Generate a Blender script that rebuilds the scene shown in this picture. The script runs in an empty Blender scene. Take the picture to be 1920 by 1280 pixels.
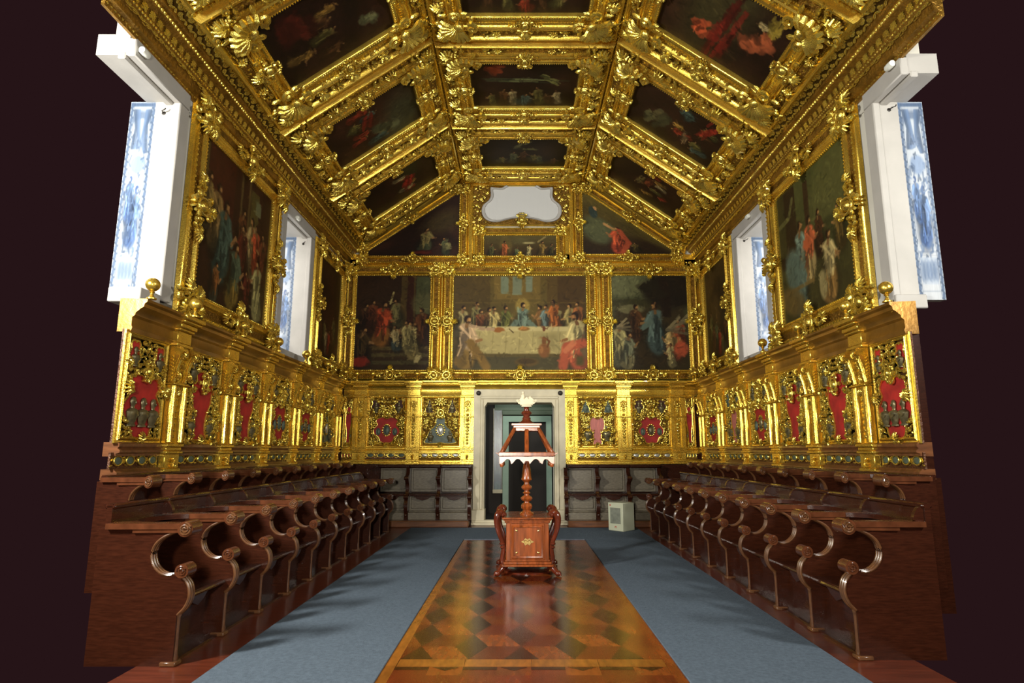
import bpy, bmesh, math, random
import numpy as np
from mathutils import Matrix, Vector
C = bpy.context.scene.collection
PI = math.pi
sc = bpy.context.scene

# ------------------------------------------------------------------ camera, world, light, exposure
CAM_Z, CAM_X = 1.45, -0.08
PITCH = math.atan(205 / 1150)
cam_d = bpy.data.cameras.new('camera'); cam = bpy.data.objects.new('camera', cam_d); C.objects.link(cam)
cam.location = (CAM_X, 0, CAM_Z); cam.rotation_euler = (PI/2 + PITCH, 0, 0)
cam_d.sensor_width = 36; cam_d.lens = 1150/1920*36; cam_d.shift_x = -14/1920; cam_d.clip_start = 0.05
sc.camera = cam
sc.cycles.sample_clamp_indirect = 3.0; sc.cycles.blur_glossy = 1.0; sc.cycles.caustics_reflective = False; sc.cycles.denoising_prefilter = 'NONE'   # keeps glints on the gilding free of fireflies
w = bpy.data.worlds.new('world'); sc.world = w; w.use_nodes = True
w.node_tree.nodes['Background'].inputs['Color'].default_value = (0.0185, 0.0070, 0.0085, 1)
w.node_tree.nodes['Background'].inputs['Strength'].default_value = 1.0
sc.view_settings.view_transform = 'Standard'; sc.view_settings.look = 'None'
sc.view_settings.exposure = 0.0; sc.view_settings.gamma = 1.0; sc.view_settings.use_curve_mapping = False

def lamp(name, loc, target, power, size, col, shape='DISK', sy=None, spread=PI):
    d = bpy.data.lights.new(name, 'AREA'); d.energy = power; d.shape = shape; d.size = size; d.color = col; d.spread = spread
    if sy: d.size_y = sy
    o = bpy.data.objects.new(name, d); C.objects.link(o); o.location = loc
    o.rotation_euler = (Vector(target) - Vector(loc)).to_track_quat('-Z', 'Y').to_euler(); return o
lamp('near_window_daylight', (-5.1, 2.0, 3.9), (1.0, 8.6, 2.6), 700, 0.45, (1, .99, .93), 'RECTANGLE', 0.9)   # next window on the left, behind the frame
lamp('near_window_daylight', (5.1, 1.2, 4.1), (-1.2, 9.0, 4.6), 390, 0.6, (1, .99, .93), 'RECTANGLE', 1.0)    # next window on the right
lamp('photo_lamp', (-.7, -0.9, 1.95), (0, 9.5, 3.2), 135, 0.3, (1, .94, .82), spread=math.radians(95))          # the photographer's lamp beside the camera
for sx in (-1, 1):                                   # daylight in the four window embrasures
    for yc, e in ((5.9, 9), (9.75, 60)):
        lamp('window_daylight', (sx*5.0, yc, 4.3), (sx*3.7, yc + (.2 if yc < 7 else .8), 4.1), e, 1.0, (1, .98, .94), 'RECTANGLE', 2.2)
lamp('vestibule_daylight', (-.2, 13.9, 2.9), (0, 15, 1.0), 12, .8, (.9, 1, .95))

# ------------------------------------------------------------------ mesh builder
class MB:
    def __init__(s): s.v = []; s.f = []; s.n = 0; s.alt = []
    def add(s, vs, fs, M=None):
        vs = np.asarray(vs, float)
        if M is not None: vs = vs @ M[:3, :3].T + M[:3, 3]
        n = s.n
        s.v.append(vs)
        s.f.extend([tuple(i + n for i in f) for f in fs]); s.n += len(vs)
    def mb(s, o, M=None):
        if o.n: s.add(np.vstack(o.v), o.f, M)
    def box(s, x0, x1, y0, y1, z0, z1, M=None):
        v = [(x, y, z) for x in (x0, x1) for y in (y0, y1) for z in (z0, z1)]
        s.add(v, [(0,1,3,2), (4,6,7,5), (0,4,5,1), (2,3,7,6), (0,2,6,4), (1,5,7,3)], M)
    def bbox(s, x0, x1, y0, y1, z0, z1, b, M=None):   # chamfered box
        cx, cy, cz = (x0+x1)/2, (y0+y1)/2, (z0+z1)/2; a, d, e = (x1-x0)/2, (y1-y0)/2, (z1-z0)/2
        b = min(b, a*.9, d*.9, e*.9)
        v = []; idx = {}
        for sx in (-1, 1):
            for sy in (-1, 1):
                for sz in (-1, 1):
                    for ax in range(3):
                        p = [sx*(a-b), sy*(d-b), sz*(e-b)]; p[ax] = (sx*a, sy*d, sz*e)[ax]
                        idx[(sx, sy, sz, ax)] = len(v); v.append((p[0]+cx, p[1]+cy, p[2]+cz))
        f = []
        for sx in (-1, 1): f.append([idx[(sx, p, q, 0)] for p, q in ((-1,-1),(1,-1),(1,1),(-1,1))][::sx])
        for sy in (-1, 1): f.append([idx[(p, sy, q, 1)] for p, q in ((-1,-1),(1,-1),(1,1),(-1,1))][::-sy])
        for sz in (-1, 1): f.append([idx[(p, q, sz, 2)] for p, q in ((-1,-1),(1,-1),(1,1),(-1,1))][::sz])
        for p in (-1, 1):
            for q in (-1, 1):
                f.append([idx[(p,q,-1,0)], idx[(p,q,1,0)], idx[(p,q,1,1)], idx[(p,q,-1,1)]][::p*q])
                f.append([idx[(p,-1,q,0)], idx[(p,-1,q,2)], idx[(p,1,q,2)], idx[(p,1,q,0)]][::p*q])
                f.append([idx[(-1,p,q,1)], idx[(1,p,q,1)], idx[(1,p,q,2)], idx[(-1,p,q,2)]][::p*q])
        for sx in (-1, 1):
            for sy in (-1, 1):
                for sz in (-1, 1): f.append([idx[(sx,sy,sz,0)], idx[(sx,sy,sz,1)], idx[(sx,sy,sz,2)]][::sx*sy*sz])
        s.add(v, f, M)
    def prism(s, pts, a, b, plane='xy', M=None):      # outline extruded along the third axis
        n = len(pts)
        def P(p, h): return {'xy': (p[0], p[1], h), 'xz': (p[0], h, p[1]), 'yz': (h, p[0], p[1])}[plane]
        v = [P(p, a) for p in pts] + [P(p, b) for p in pts]
        s.add(v, [tuple(range(n))[::-1], tuple(range(n, 2*n))] + [(i, (i+1) % n, n+(i+1) % n, n+i) for i in range(n)], M)
    def tube(s, pts, r, n=6, M=None, closed=False, cap=True):
        p = np.asarray(pts, float); m = len(p)
        r = np.full(m, r) if np.isscalar(r) else np.asarray(r, float)
        t = (np.roll(p, -1, 0) - np.roll(p, 1, 0)) if closed else np.gradient(p, axis=0)
        t /= np.linalg.norm(t, axis=1)[:, None] + 1e-9
        up = np.array([0, 0, 1.]) if abs(t[:, 2]).mean() < .75 else np.array([1., 0, 0])
        sd = np.cross(t, up); sd /= np.linalg.norm(sd, axis=1)[:, None] + 1e-9
        nr = np.cross(sd, t)
        a = np.arange(n)*2*PI/n
        ring = p[:, None, :] + r[:, None, None]*(np.cos(a)[None, :, None]*sd[:, None, :] + np.sin(a)[None, :, None]*nr[:, None, :])
        v = ring.reshape(-1, 3); f = []
        for i in range(m if closed else m-1):
            j = (i+1) % m
            for k in range(n): l = (k+1) % n; f.append((i*n+k, i*n+l, j*n+l, j*n+k))
        if cap and not closed: f.append(tuple(range(n))[::-1]); f.append(tuple(range((m-1)*n, m*n)))
        s.add(v, f, M)
    def lathe(s, prof, n=16, c=(0, 0), M=None):
        m = len(prof); v = [(c[0]+r*math.cos(2*PI*k/n), c[1]+r*math.sin(2*PI*k/n), z) for r, z in prof for k in range(n)]
        f = [(i*n+k, i*n+(k+1) % n, (i+1)*n+(k+1) % n, (i+1)*n+k) for i in range(m-1) for k in range(n)]
        f += [tuple(range(n))[::-1], tuple(range((m-1)*n, m*n))]
        s.add(v, f, M)
    def blob(s, c, r, ang=0, nu=8, nv=5, M=None):
        rx, ry, rz = (r, r, r) if np.isscalar(r) else r
        v = [(0, 0, -rz)]
        for j in range(1, nv):
            th = -PI/2 + PI*j/nv
            for k in range(nu): v.append((rx*math.cos(th)*math.cos(2*PI*k/nu), ry*math.cos(th)*math.sin(2*PI*k/nu), rz*math.sin(th)))
        v.append((0, 0, rz)); v = np.array(v); ca, sa = math.cos(ang), math.sin(ang)
        v = np.stack([v[:, 0]*ca - v[:, 1]*sa + c[0], v[:, 0]*sa + v[:, 1]*ca + c[1], v[:, 2] + c[2]], 1)
        f = [(0, 1+(k+1) % nu, 1+k) for k in range(nu)]
        for j in range(nv-2):
            for k in range(nu): l = (k+1) % nu; f.append((1+j*nu+k, 1+j*nu+l, 1+(j+1)*nu+l, 1+(j+1)*nu+k))
        e = len(v)-1; b = 1+(nv-2)*nu
        f += [(b+k, b+(k+1) % nu, e) for k in range(nu)]
        s.add(v, f, M)
    def frame(s, poly, prof, M=None, band=None):                 # moulding profile (offset outwards, height) mitred round a polygon (ccw)
        rings = [offs(poly, d) for d, z in prof]; n = len(poly)
        v = [(x, y, prof[i][1]) for i, rg in enumerate(rings) for x, y in rg]
        if band: s.alt += [len(s.f)+i*n+k for i in range(len(prof)-1) if band[0] <= prof[i][0] < band[1] for k in range(n)]
        f = [(i*n+k, (i+1)*n+k, (i+1)*n+(k+1) % n, i*n+(k+1) % n) for i in range(len(prof)-1) for k in range(n)]
        s.add(v, f, M)
    def sweep(s, prof, y0, y1, M=None):               # profile in (x,z) run along y
        n = len(prof); v = [(x, y0, z) for x, z in prof] + [(x, y1, z) for x, z in prof]
        s.add(v, [(i, (i+1) % n, n+(i+1) % n, n+i) for i in range(n)] + [tuple(range(n))[::-1], tuple(range(n, 2*n))], M)
    def mesh(s, name, m, smooth=True, ang=40, m2=None):
        me = bpy.data.meshes.new(name)
        me.from_pydata(np.vstack(s.v).tolist(), [], s.f)
        bm = bmesh.new(); bm.from_mesh(me); bmesh.ops.recalc_face_normals(bm, faces=bm.faces); bm.to_mesh(me); bm.free()
        if m: me.materials.append(m)
        if m2:
            me.materials.append(m2); a = [0]*len(me.polygons)
            for i in s.alt: a[i] = 1
            me.polygons.foreach_set('material_index', a)
        if smooth:
            me.polygons.foreach_set('use_smooth', [True]*len(me.polygons)); me.set_sharp_from_angle(angle=math.radians(ang))
        return me
    def build(s, name, m, parent=None, smooth=True, label=None):
        return put(name, s.mesh(name, m, smooth), parent, label)

def put(name, me, parent=None, label=None, M=None):
    o = bpy.data.objects.new(name, me); C.objects.link(o); o.parent = parent
    if label: o['label'] = label
    if M is not None: o.matrix_local = Matrix(M.tolist())
    return o
def offs(poly, d):
    n = len(poly); out = []
    for i in range(n):
        p0, p1, p2 = (np.array(poly[(i+k-1) % n], float) for k in range(3))
        a = p1-p0; b = p2-p1; a /= np.linalg.norm(a); b /= np.linalg.norm(b)
        na = np.array([a[1], -a[0]]); nb = np.array([b[1], -b[0]])
        out.append(tuple(p1 + d*(na+nb)/(1+na@nb)))
    return out
def ccw(p): return p if sum(p[i-1][0]*p[i][1]-p[i][0]*p[i-1][1] for i in range(len(p))) > 0 else p[::-1]
def T(x=0, y=0, z=0, ang=0, s=1, sz=None, flip=False):
    M = np.eye(4); c, q = math.cos(ang)*s, math.sin(ang)*s
    M[:3, :3] = [[c, -q, 0], [q, c, 0], [0, 0, s if sz is None else sz]]
    if flip: M[:3, 0] *= -1
    M[:3, 3] = (x, y, z); return M
def basis(o, u, v, w):
    M = np.eye(4); M[:3, 0] = u; M[:3, 1] = v; M[:3, 2] = w; M[:3, 3] = o; return M
def catmull(P, k=4):
    P = [np.array(p, float) for p in P]; P = [2*P[0]-P[1]] + P + [2*P[-1]-P[-2]]; out = []
    for i in range(1, len(P)-2):
        for j in range(k):
            t = j/k; a, b, c, d = P[i-1:i+3]
            out.append(tuple(.5*(2*b + (c-a)*t + (2*a-5*b+4*c-d)*t*t + (3*b-a-3*c+d)*t**3)))
    return out + [tuple(P[-2])]
def thing(name, label, cat, M=None, loc=None, group=None):
    o = bpy.data.objects.new(name, None); C.objects.link(o); o.empty_display_size = .1
    if M is not None: o.matrix_world = Matrix(M.tolist())
    if loc is not None: o.location = loc
    o['label'] = label; o['category'] = cat
    if group: o['group'] = group
    return o
def struct(o): o['kind'] = 'structure'; return o
ORD = ['first', 'second', 'third', 'fourth', 'fifth', 'sixth', 'seventh', 'eighth', 'ninth', 'tenth', 'eleventh', 'twelfth', 'thirteenth', 'fourteenth']

# ------------------------------------------------------------------ materials
def mat(name, col, rough=.5, metal=0., bump=None, var=0., coat=0., stretch=None, scale=8., emit=None, spec=None):
    m = bpy.data.materials.new(name); m.use_nodes = True; nt = m.node_tree; N = nt.nodes; L = nt.links
    b = N['Principled BSDF']; b.inputs['Base Color'].default_value = (*col, 1); b.inputs['Roughness'].default_value = rough
    b.inputs['Metallic'].default_value = metal; b.inputs['Coat Weight'].default_value = coat
    if spec is not None: b.inputs['Specular IOR Level'].default_value = spec
    tc = N.new('ShaderNodeTexCoord')
    src = tc.outputs['Object']
    if stretch:
        mp = N.new('ShaderNodeMapping'); mp.inputs['Scale'].default_value = stretch; L.new(src, mp.inputs['Vector']); src = mp.outputs['Vector']
    if var:
        n = N.new('ShaderNodeTexNoise'); n.inputs['Scale'].default_value = scale; n.inputs['Detail'].default_value = 5; L.new(src, n.inputs['Vector'])
        r = N.new('ShaderNodeValToRGB'); r.color_ramp.elements[0].position = .3; r.color_ramp.elements[1].position = .72
        r.color_ramp.elements[0].color = (*[c*(1-var) for c in col], 1); r.color_ramp.elements[1].color = (*[min(1, c*(1+var)) for c in col], 1)
        L.new(n.outputs['Fac'], r.inputs['Fac']); L.new(r.outputs['Color'], b.inputs['Base Color'])
    if bump:
        sca, st, dist = bump
        n2 = N.new('ShaderNodeTexNoise'); n2.inputs['Scale'].default_value = sca; n2.inputs['Detail'].default_value = 4; L.new(src, n2.inputs['Vector'])
        bp = N.new('ShaderNodeBump'); bp.inputs['Strength'].default_value = st; bp.inputs['Distance'].default_value = dist
        L.new(n2.outputs['Fac'], bp.inputs['Height']); L.new(bp.outputs['Normal'], b.inputs['Normal'])
    if emit: b.inputs['Emission Color'].default_value = (*col, 1); b.inputs['Emission Strength'].default_value = emit
    return m
def attr_mat(name, rough=.45, bump=None, coat=0, grain=0):
    m = mat(name, (1, 1, 1), rough, 0, bump, coat=coat); N = m.node_tree.nodes; L = m.node_tree.links
    a = N.new('ShaderNodeAttribute'); a.attribute_name = 'Col'; out = a.outputs['Color']
    if grain:
        tc = N.new('ShaderNodeTexCoord'); n = N.new('ShaderNodeTexNoise'); n.inputs['Scale'].default_value = 6; n.inputs['Detail'].default_value = 3
        mp = N.new('ShaderNodeMapping'); mp.inputs['Scale'].default_value = (4, 1.2, 1); L.new(tc.outputs['Object'], mp.inputs['Vector']); L.new(mp.outputs['Vector'], n.inputs['Vector'])
        r = N.new('ShaderNodeMapRange'); r.inputs['From Min'].default_value = .3; r.inputs['From Max'].default_value = .7; r.inputs['To Min'].default_value = 1-grain; r.inputs['To Max'].default_value = 1+grain
        L.new(n.outputs['Fac'], r.inputs['Value']); mx = N.new('ShaderNodeVectorMath'); mx.operation = 'SCALE'
        L.new(out, mx.inputs[0]); L.new(r.outputs['Result'], mx.inputs['Scale']); out = mx.outputs['Vector']
    L.new(out, N['Principled BSDF'].inputs['Base Color']); return m
GC = (.90, .58, .088)
GOLD = mat('gilded_wood', GC, .27, .9, (45, .35, .006), .22, coat=.12, scale=5)
GOLDC = mat('gilded_carving', (.96, .655, .12), .24, .9, (70, .5, .008), .25, coat=.15, scale=9)
GOLDB = mat('gilded_ground', (.24, .125, .018), .42, .75, (36, 1, .035), .45, scale=14)
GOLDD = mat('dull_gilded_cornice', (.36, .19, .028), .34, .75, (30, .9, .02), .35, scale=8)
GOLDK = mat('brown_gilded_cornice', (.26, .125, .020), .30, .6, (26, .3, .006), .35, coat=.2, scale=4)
BAYG = mat('dark_bay_ground', (.085, .030, .010), .4, .3, (40, .8, .02), .4, scale=10)
STALL = mat('dark_stall_wood', (.034, .0085, .0035), .23, 0, (40, .1, .002), .3, .3, (2, 2, 14), 6)
WORN_LIT = mat('rubbed_highlit_stall_wood', (.105, .043, .016), .28, 0, (40, .1, .002), .3, .3, (4, 4, 4), 6)  # rubbed stall wood, with highlights on scrolls and mouldings put into its colour
ARMW = mat('lighter_stall_wood', (.085, .026, .010), .2, 0, (40, .08, .002), .3, .5, (2, 6, 2), 6)  # lighter than the other stall wood; armrests and knee volutes
STALLG = mat('worn_grey_stall_wood', (.15, .125, .085), .34, 0, (40, .15, .003), .35, .2, (1, 2, 10), 8)
LECT = mat('polished_lectern_wood', (.24, .056, .012), .23, 0, (30, .06, .002), .5, .4, (9, 9, 1), 3)
LECTD = mat('dark_polished_wood', (.10, .018, .007), .18, 0, None, .4, .4, (4, 4, 1), 4)
SHEENW = mat('sheen_painted_wood', (.72, .45, .36), .3, 0, None, .12, .3, None, 6)  # bright reflection on the lectern top put into a paler wood colour
PLINTHW = mat('brown_plinth_wood', (.13, .045, .014), .33, 0, (30, .1, .003), .4, .2, (1, 6, 6), 4)
STONE = mat('pale_stone', (.45, .425, .385), .6, 0, (40, .15, .004), .08, scale=3)
DSTONE = mat('door_stone', (.60, .53, .36), .6, 0, (40, .2, .004), .14, scale=4)
PLASTER = mat('wall_plaster', (.62, .59, .50), .8, 0, (30, .2, .004), .1, scale=2)
CEILB = mat('ceiling_boards', (.16, .09, .015), .5, .3, (20, .2, .006), .3, scale=3)
CARPET = mat('blue_carpet', (.098, .125, .155), .95, 0, (260, .6, .006), .16, scale=40, spec=.1)
VELVET = mat('red_velvet', (.38, .018, .012), .7, 0, (40, .3, .004), .35, scale=6)
VELVD = mat('dark_niche_velvet', (.055, .012, .010), .7, 0, None, .3, scale=6)
GREENN = mat('green_niche', (.075, .10, .07), .5, 0, None, .4, scale=14)
BRONZE = mat('dark_reliquary_bust', (.15, .125, .06), .36, .5, (50, .3, .004), .5, scale=18)
SILVER = mat('silver_reliquary', (.62, .62, .56), .3, .7, (40, .3, .004), .2, scale=14)
PINKV = mat('faded_pink_velvet', (.50, .15, .12), .6, 0, (30, .3, .004), .25, None or 0, (8, 1, 1), 6)
GRILLE = mat('white_lattice', (.66, .65, .62), .7)
GREENP = mat('pale_green_paint', (.30, .42, .32), .5, 0, None, .06)
GREEND = mat('dark_green_paint', (.07, .10, .055), .5)
DARKW = mat('dark_room_wall', (.022, .016, .012), .8)  # near-black: the dimness beyond the doorway is put into the colour
BRASS = mat('brass', (.85, .62, .22), .25, .95)
WHITE = mat('white_enamel', (.82, .82, .72), .4)
GREY = mat('grey_panel', (.22, .23, .18), .5, 0, None, .2, scale=12)
REDP = mat('red_mark', (.45, .05, .03), .5)
CREAM = mat('cream_enamel', (.52, .53, .38), .45)
IRON = mat('dark_iron', (.03, .025, .02), .5, .5)
FLOORW = mat('dark_floor_boards', (.10, .020, .008), .3, 0, (25, .08, .002), .35, .2, (1, 8, 1), 3)
CANVAS = attr_mat('oil_on_canvas', .55, (120, .2, .002)); CANVAS.node_tree.nodes['Principled BSDF'].inputs['Specular IOR Level'].default_value = .18
TILE = attr_mat('glazed_azulejo', .25)
PARQ = attr_mat('parquet_inlay', .19, (18, .05, .002), 0, .25); PARQ.node_tree.nodes['Principled BSDF'].inputs['Specular IOR Level'].default_value = .34

# ------------------------------------------------------------------ carved ornament units (u, v in the surface, w towards the room)
def spiral_pts(r0=.5, turns=1.6, a0=0, n=16, d=1, w=.12, r1=.1):
    return [((r0+(r1-r0)*t)*math.cos(a0+d*turns*2*PI*t), (r0+(r1-r0)*t)*math.sin(a0+d*turns*2*PI*t), w+.12*t) for t in np.linspace(0, 1, n)]
def u_scroll():                                       # C-scroll with two volutes and leaves
    m = MB()
    m.tube([(.28+x*.46, .16+y*.46, z) for x, y, z in spiral_pts(.5, 1.35, PI, 13, -1)], np.linspace(.075, .055, 13), 5)
    m.tube([(-.32+x*.36, -.1+y*.36, z) for x, y, z in spiral_pts(.5, 1.3, 0, 12, -1)], np.linspace(.07, .05, 12), 5)
    m.blob((.28, .16, .2), (.11, .11, .12), 0, 6, 4); m.blob((-.32, -.1, .18), (.09, .09, .1), 0, 6, 4)
    for a, x, y, l in ((.5, .02, -.22, .22), (2.3, -.1, .26, .2), (-.6, .34, -.2, .18), (1.4, -.5, .2, .16)): m.blob((x, y, .1), (l, .085, .12), a, 6, 4)
    return m
def u_leaf():                                         # acanthus spray
    m = MB()
    for a in np.linspace(-1.15, 1.15, 7):
        l = .62*math.cos(a*.75)
        p = [(math.sin(a)*l*t, math.cos(a)*l*t - .12, .06+.26*math.sin(PI*t*.8)) for t in (0, .3, .65, 1)]
        m.tube(p, [.05, .095, .08, .03], 5)
    m.blob((0, -.16, .16), (.14, .12, .16), 0, 7, 4)
    for sx in (-1, 1): m.tube([(sx*.22+sx*x*.3, -.2+y*.3, z) for x, y, z in spiral_pts(.5, 1.3, PI, 11)], .05, 5)
    return m
def u_rosette():
    m = MB()
    for k in range(8): a = k*PI/4; m.blob((.34*math.cos(a), .34*math.sin(a), .12), (.2, .12, .14), a, 6, 4)
    for k in range(6): a = k*PI/3+.3; m.blob((.16*math.cos(a), .16*math.sin(a), .24), (.12, .08, .1), a, 6, 4)
    m.blob((0, 0, .3), (.11, .11, .12), 0, 7, 4)
    return m
def u_shell():                                        # corner shell pointing along +v
    m = MB()
    for a in np.linspace(-1.35, 1.35, 9):
        l = .60
        m.tube([(math.sin(a)*l*t, math.cos(a)*l*t-.08, .14+.30*math.sin(PI*t*.75)) for t in (.12, .45, .8, 1)], [.04, .075, .10, .05], 5)
    m.blob((0, -.1, .3), (.17, .14, .16), 0, 8, 5)
    for sx in (-1, 1):
        m.tube([(sx*.36+sx*x*.34, -.28+y*.34, z+.08) for x, y, z in spiral_pts(.5, 1.5, PI, 13)], np.linspace(.075, .05, 13), 5)
        m.blob((sx*.55, .02, .1), (.16, .08, .1), sx*.7, 6, 4); m.blob((sx*.16, -.46, .1), (.15, .08, .1), sx*1.2, 6, 4)
        m.blob((sx*.42, .42, .1), (.14, .07, .09), PI/2-sx*.8, 6, 4)
    return m
def u_cartouche():                                    # oval boss in scrolls
    m = MB()
    m.blob((0, 0, .14), (.22, .26, .2), 0, 12, 6)
    m.tube([(.30*math.cos(a), .35*math.sin(a), .2) for a in np.linspace(0, 2*PI, 19)[:-1]], .055, 6, closed=True)
    for sx in (-1, 1):
        for sy in (-1, 1):
            m.tube([(sx*.34+sx*x*.3, sy*.36+sy*y*.3, z+.06) for x, y, z in spiral_pts(.5, 1.4, PI*.6, 12)], np.linspace(.06, .045, 12), 5)
        m.blob((sx*.47, 0, .12), (.09, .15, .12), 0, 6, 4)
    for sy in (-1, 1):
        for a in (-.6, 0, .6): m.blob((.17*math.sin(a)*1.4, sy*(.50+.06*math.cos(a)), .14), (.06, .13, .12), -sy*a, 6, 4)
    return m
def u_rinceau():                                      # one period of running scroll, length 1 along u, height 1 along v
    m = MB()
    m.tube([(t-.5, .16*math.sin(2*PI*t), .12) for t in np.linspace(0, 1, 9)], .06, 4, cap=False)
    for sg, cx in ((1, -.25), (-1, .25)):
        m.tube([(cx+x*.40, sg*(-.08+y*.55), z) for x, y, z in spiral_pts(.5, 1.25, PI/2, 9, -1)], .055, 4)
        m.blob((cx, -sg*.05, .16), (.08, .1, .1), 0, 6, 3)
        m.blob((cx+.2, sg*.34, .08), (.14, .07, .09), sg*.6, 6, 3); m.blob((cx-.2, -sg*.36, .08), (.12, .07, .09), sg*.5, 6, 3)
    return m
U = dict(scroll=u_scroll(), leaf=u_leaf(), rosette=u_rosette(), shell=u_shell(), cartouche=u_cartouche(), rinceau=u_rinceau())
for k_ in U: U[k_].v = [np.vstack(U[k_].v)]
def run(m, unit, p0, p1, per, h, w, lift=.8):         # repeat a unit along p0-p1
    p0, p1 = np.array(p0, float), np.array(p1, float); L_ = np.linalg.norm(p1-p0); n = max(1, round(L_/per)); a = math.atan2(*(p1-p0)[::-1])
    for i in range(n):
        p = p0+(p1-p0)*(i+.5)/n; M = T(p[0], p[1], w, a, L_/n, h*lift); M[:3, 1] *= h/(L_/n); m.mb(U[unit], M)
def beads(m, p0, p1, step, r, w, nu=6, nv=4, el=1):
    p0, p1 = np.array(p0, float), np.array(p1, float); L_ = np.linalg.norm(p1-p0); n = max(1, round(L_/step)); a = math.atan2(*(p1-p0)[::-1])
    for i in range(n): p = p0+(p1-p0)*(i+.5)/n; m.blob((p[0], p[1], w), (r*el, r, r), a, nu, nv)

# ------------------------------------------------------------------ painter: figures laid on a canvas as colour per vertex
class Paint:
    def __init__(s, W, H, asp, top, bot, seed=1):
        s.W, s.H, s.asp = W, H, asp; s.rng = np.random.default_rng(seed)
        s.x = np.linspace(0, asp, W)[None, :]; s.y = np.linspace(0, 1, H)[:, None]
        t = s.y[:, :, None]; s.a = np.array(top, float)*(1-t) + np.array(bot, float)*t + np.zeros((H, W, 1))
    def _mix(s, al, col): s.a += (np.array(col, float)-s.a)*al[:, :, None]
    def ell(s, cx, cy, rx, ry, col, ang=0, al=1., soft=.35):
        X = s.x-cx*s.asp; Y = s.y-cy; c, q = math.cos(ang), math.sin(ang)
        d = np.sqrt(((X*c+Y*q)/rx)**2 + ((-X*q+Y*c)/ry)**2)
        s._mix(np.clip((1-d)/soft+.5, 0, 1)*al, col)
    def rect(s, x0, y0, x1, y1, col, al=1., sh=0, soft=.01):
        X = s.x/s.asp + sh*(s.y-y0); e = soft
        m = np.clip((X-x0)/e, 0, 1)*np.clip((x1-X)/e, 0, 1)*np.clip((s.y-y0)/e, 0, 1)*np.clip((y1-s.y)/e, 0, 1)
        s._mix(m*al, col)
    def stroke(s, pts, w, col, al=1.):
        d = np.full((s.H, s.W), 9.)
        for (x0, y0), (x1, y1) in zip(pts[:-1], pts[1:]):
            ax, bx = x0*s.asp, x1*s.asp; vx, vy = bx-ax, y1-y0; l = vx*vx+vy*vy+1e-9
            t = np.clip(((s.x-ax)*vx+(s.y-y0)*vy)/l, 0, 1)
            d = np.minimum(d, np.hypot(s.x-ax-t*vx, s.y-y0-t*vy))
        s._mix(np.clip((1-d/w)*2+.5, 0, 1)*al, col)
    def fig(s, cx, cy, h, robe, robe2=None, skin=(176, 124, 70), hair=(40, 22, 12), d=1, kneel=0, al=1., arm=True):
        robe = np.array(robe, float); robe2 = np.array(robe2 if robe2 is not None else robe*.72, float); a = 1/s.asp; skin = np.array(skin, float)
        f = 1-.35*kneel; r = s.rng; j = lambda k: (r.random()-.5)*k      # cy = feet, h = height in canvas heights
        s.ell(cx-.03*h*d*a, cy-.24*h, .21*h*(1+.4*kneel), .30*h*f, robe2*.35, .1*d, al*.75, .8)
        s.ell(cx-.05*h*d*a*kneel, cy-.20*h, .15*h*(1+.6*kneel), .24*h*f, robe2, .1*d+j(.2), al)
        s.ell(cx-.09*h*d*a, cy-.12*h, .11*h*(1+.5*kneel), .13*h, robe2*.8, .5*d, al)
        s.ell(cx+.01*h*d*a, cy-.52*h*f, .115*h, .22*h, robe, -.14*d, al)
        s.ell(cx+.01*h*d*a, cy-.68*h*f, .135*h, .075*h, robe*1.05, .15*d, al)
        s.ell(cx-.06*h*d*a, cy-.42*h*f, .06*h, .28*h, robe*.55, .25*d, al*.8)
        for k in range(9):
            x = cx+j(.22)*h*a; y = cy-(.30+.4*r.random())*h*f
            s.stroke([(x, y), (x+.05*h*d*a*(r.random()-.3), y+.16*h), (x+.09*h*d*a*(r.random()-.4), y+.30*h)], (.008+.012*r.random())*h, (robe if y < cy-.4*h*f else robe2)*(.45 if k % 2 else 1.4), al*.6)
        s.stroke([(cx-.1*h*a, cy-.70*h*f), (cx+.1*h*d*a, cy-.48*h*f), (cx+.06*h*d*a, cy-.3*h*f)], .018*h, robe*1.45, al*.6)
        hx, hy = cx+.035*h*d*a+j(.03)*h*a, cy-.815*h*f
        if arm:
            ex, ey = cx+.17*h*d*a, cy-(.50+j(.1))*h*f; q = j(.16)
            s.stroke([(cx+.08*h*d*a, cy-.68*h*f), (ex, ey)], .045*h, robe*1.12, al); s.stroke([(cx+.08*h*d*a, cy-.70*h*f), (ex, ey-.02*h)], .014*h, robe*1.5, al*.6)
            s.stroke([(ex, ey), (ex+.08*h*d*a, ey-(.03+q)*h)], .024*h, skin*.85, al)
        s.stroke([(hx-.01*h*d*a, hy+.03*h), (cx, cy-.70*h*f)], .028*h, skin*.7, al)
        s.ell(hx-.014*h*d*a, hy-.014*h, .056*h, .066*h, hair, 0, al); s.ell(hx+.012*h*d*a, hy+.008*h, .036*h, .05*h, skin*.8, .2*d, al)
        s.ell(hx+.022*h*d*a, hy+.0*h, .02*h, .034*h, skin*1.12, .2*d, al*.8); s.ell(hx+.01*h*d*a, hy+.04*h, .026*h, .022*h, hair, 0, al*.55)
    def wing(s, cx, cy, h, d, col=(150, 140, 110)):
        for k in range(4): s.stroke([(cx, cy), (cx+d*h*(.5+.1*k)/s.asp, cy-h*(.5-.22*k))], .06*h, np.array(col)*(1-.12*k), .8)
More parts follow.
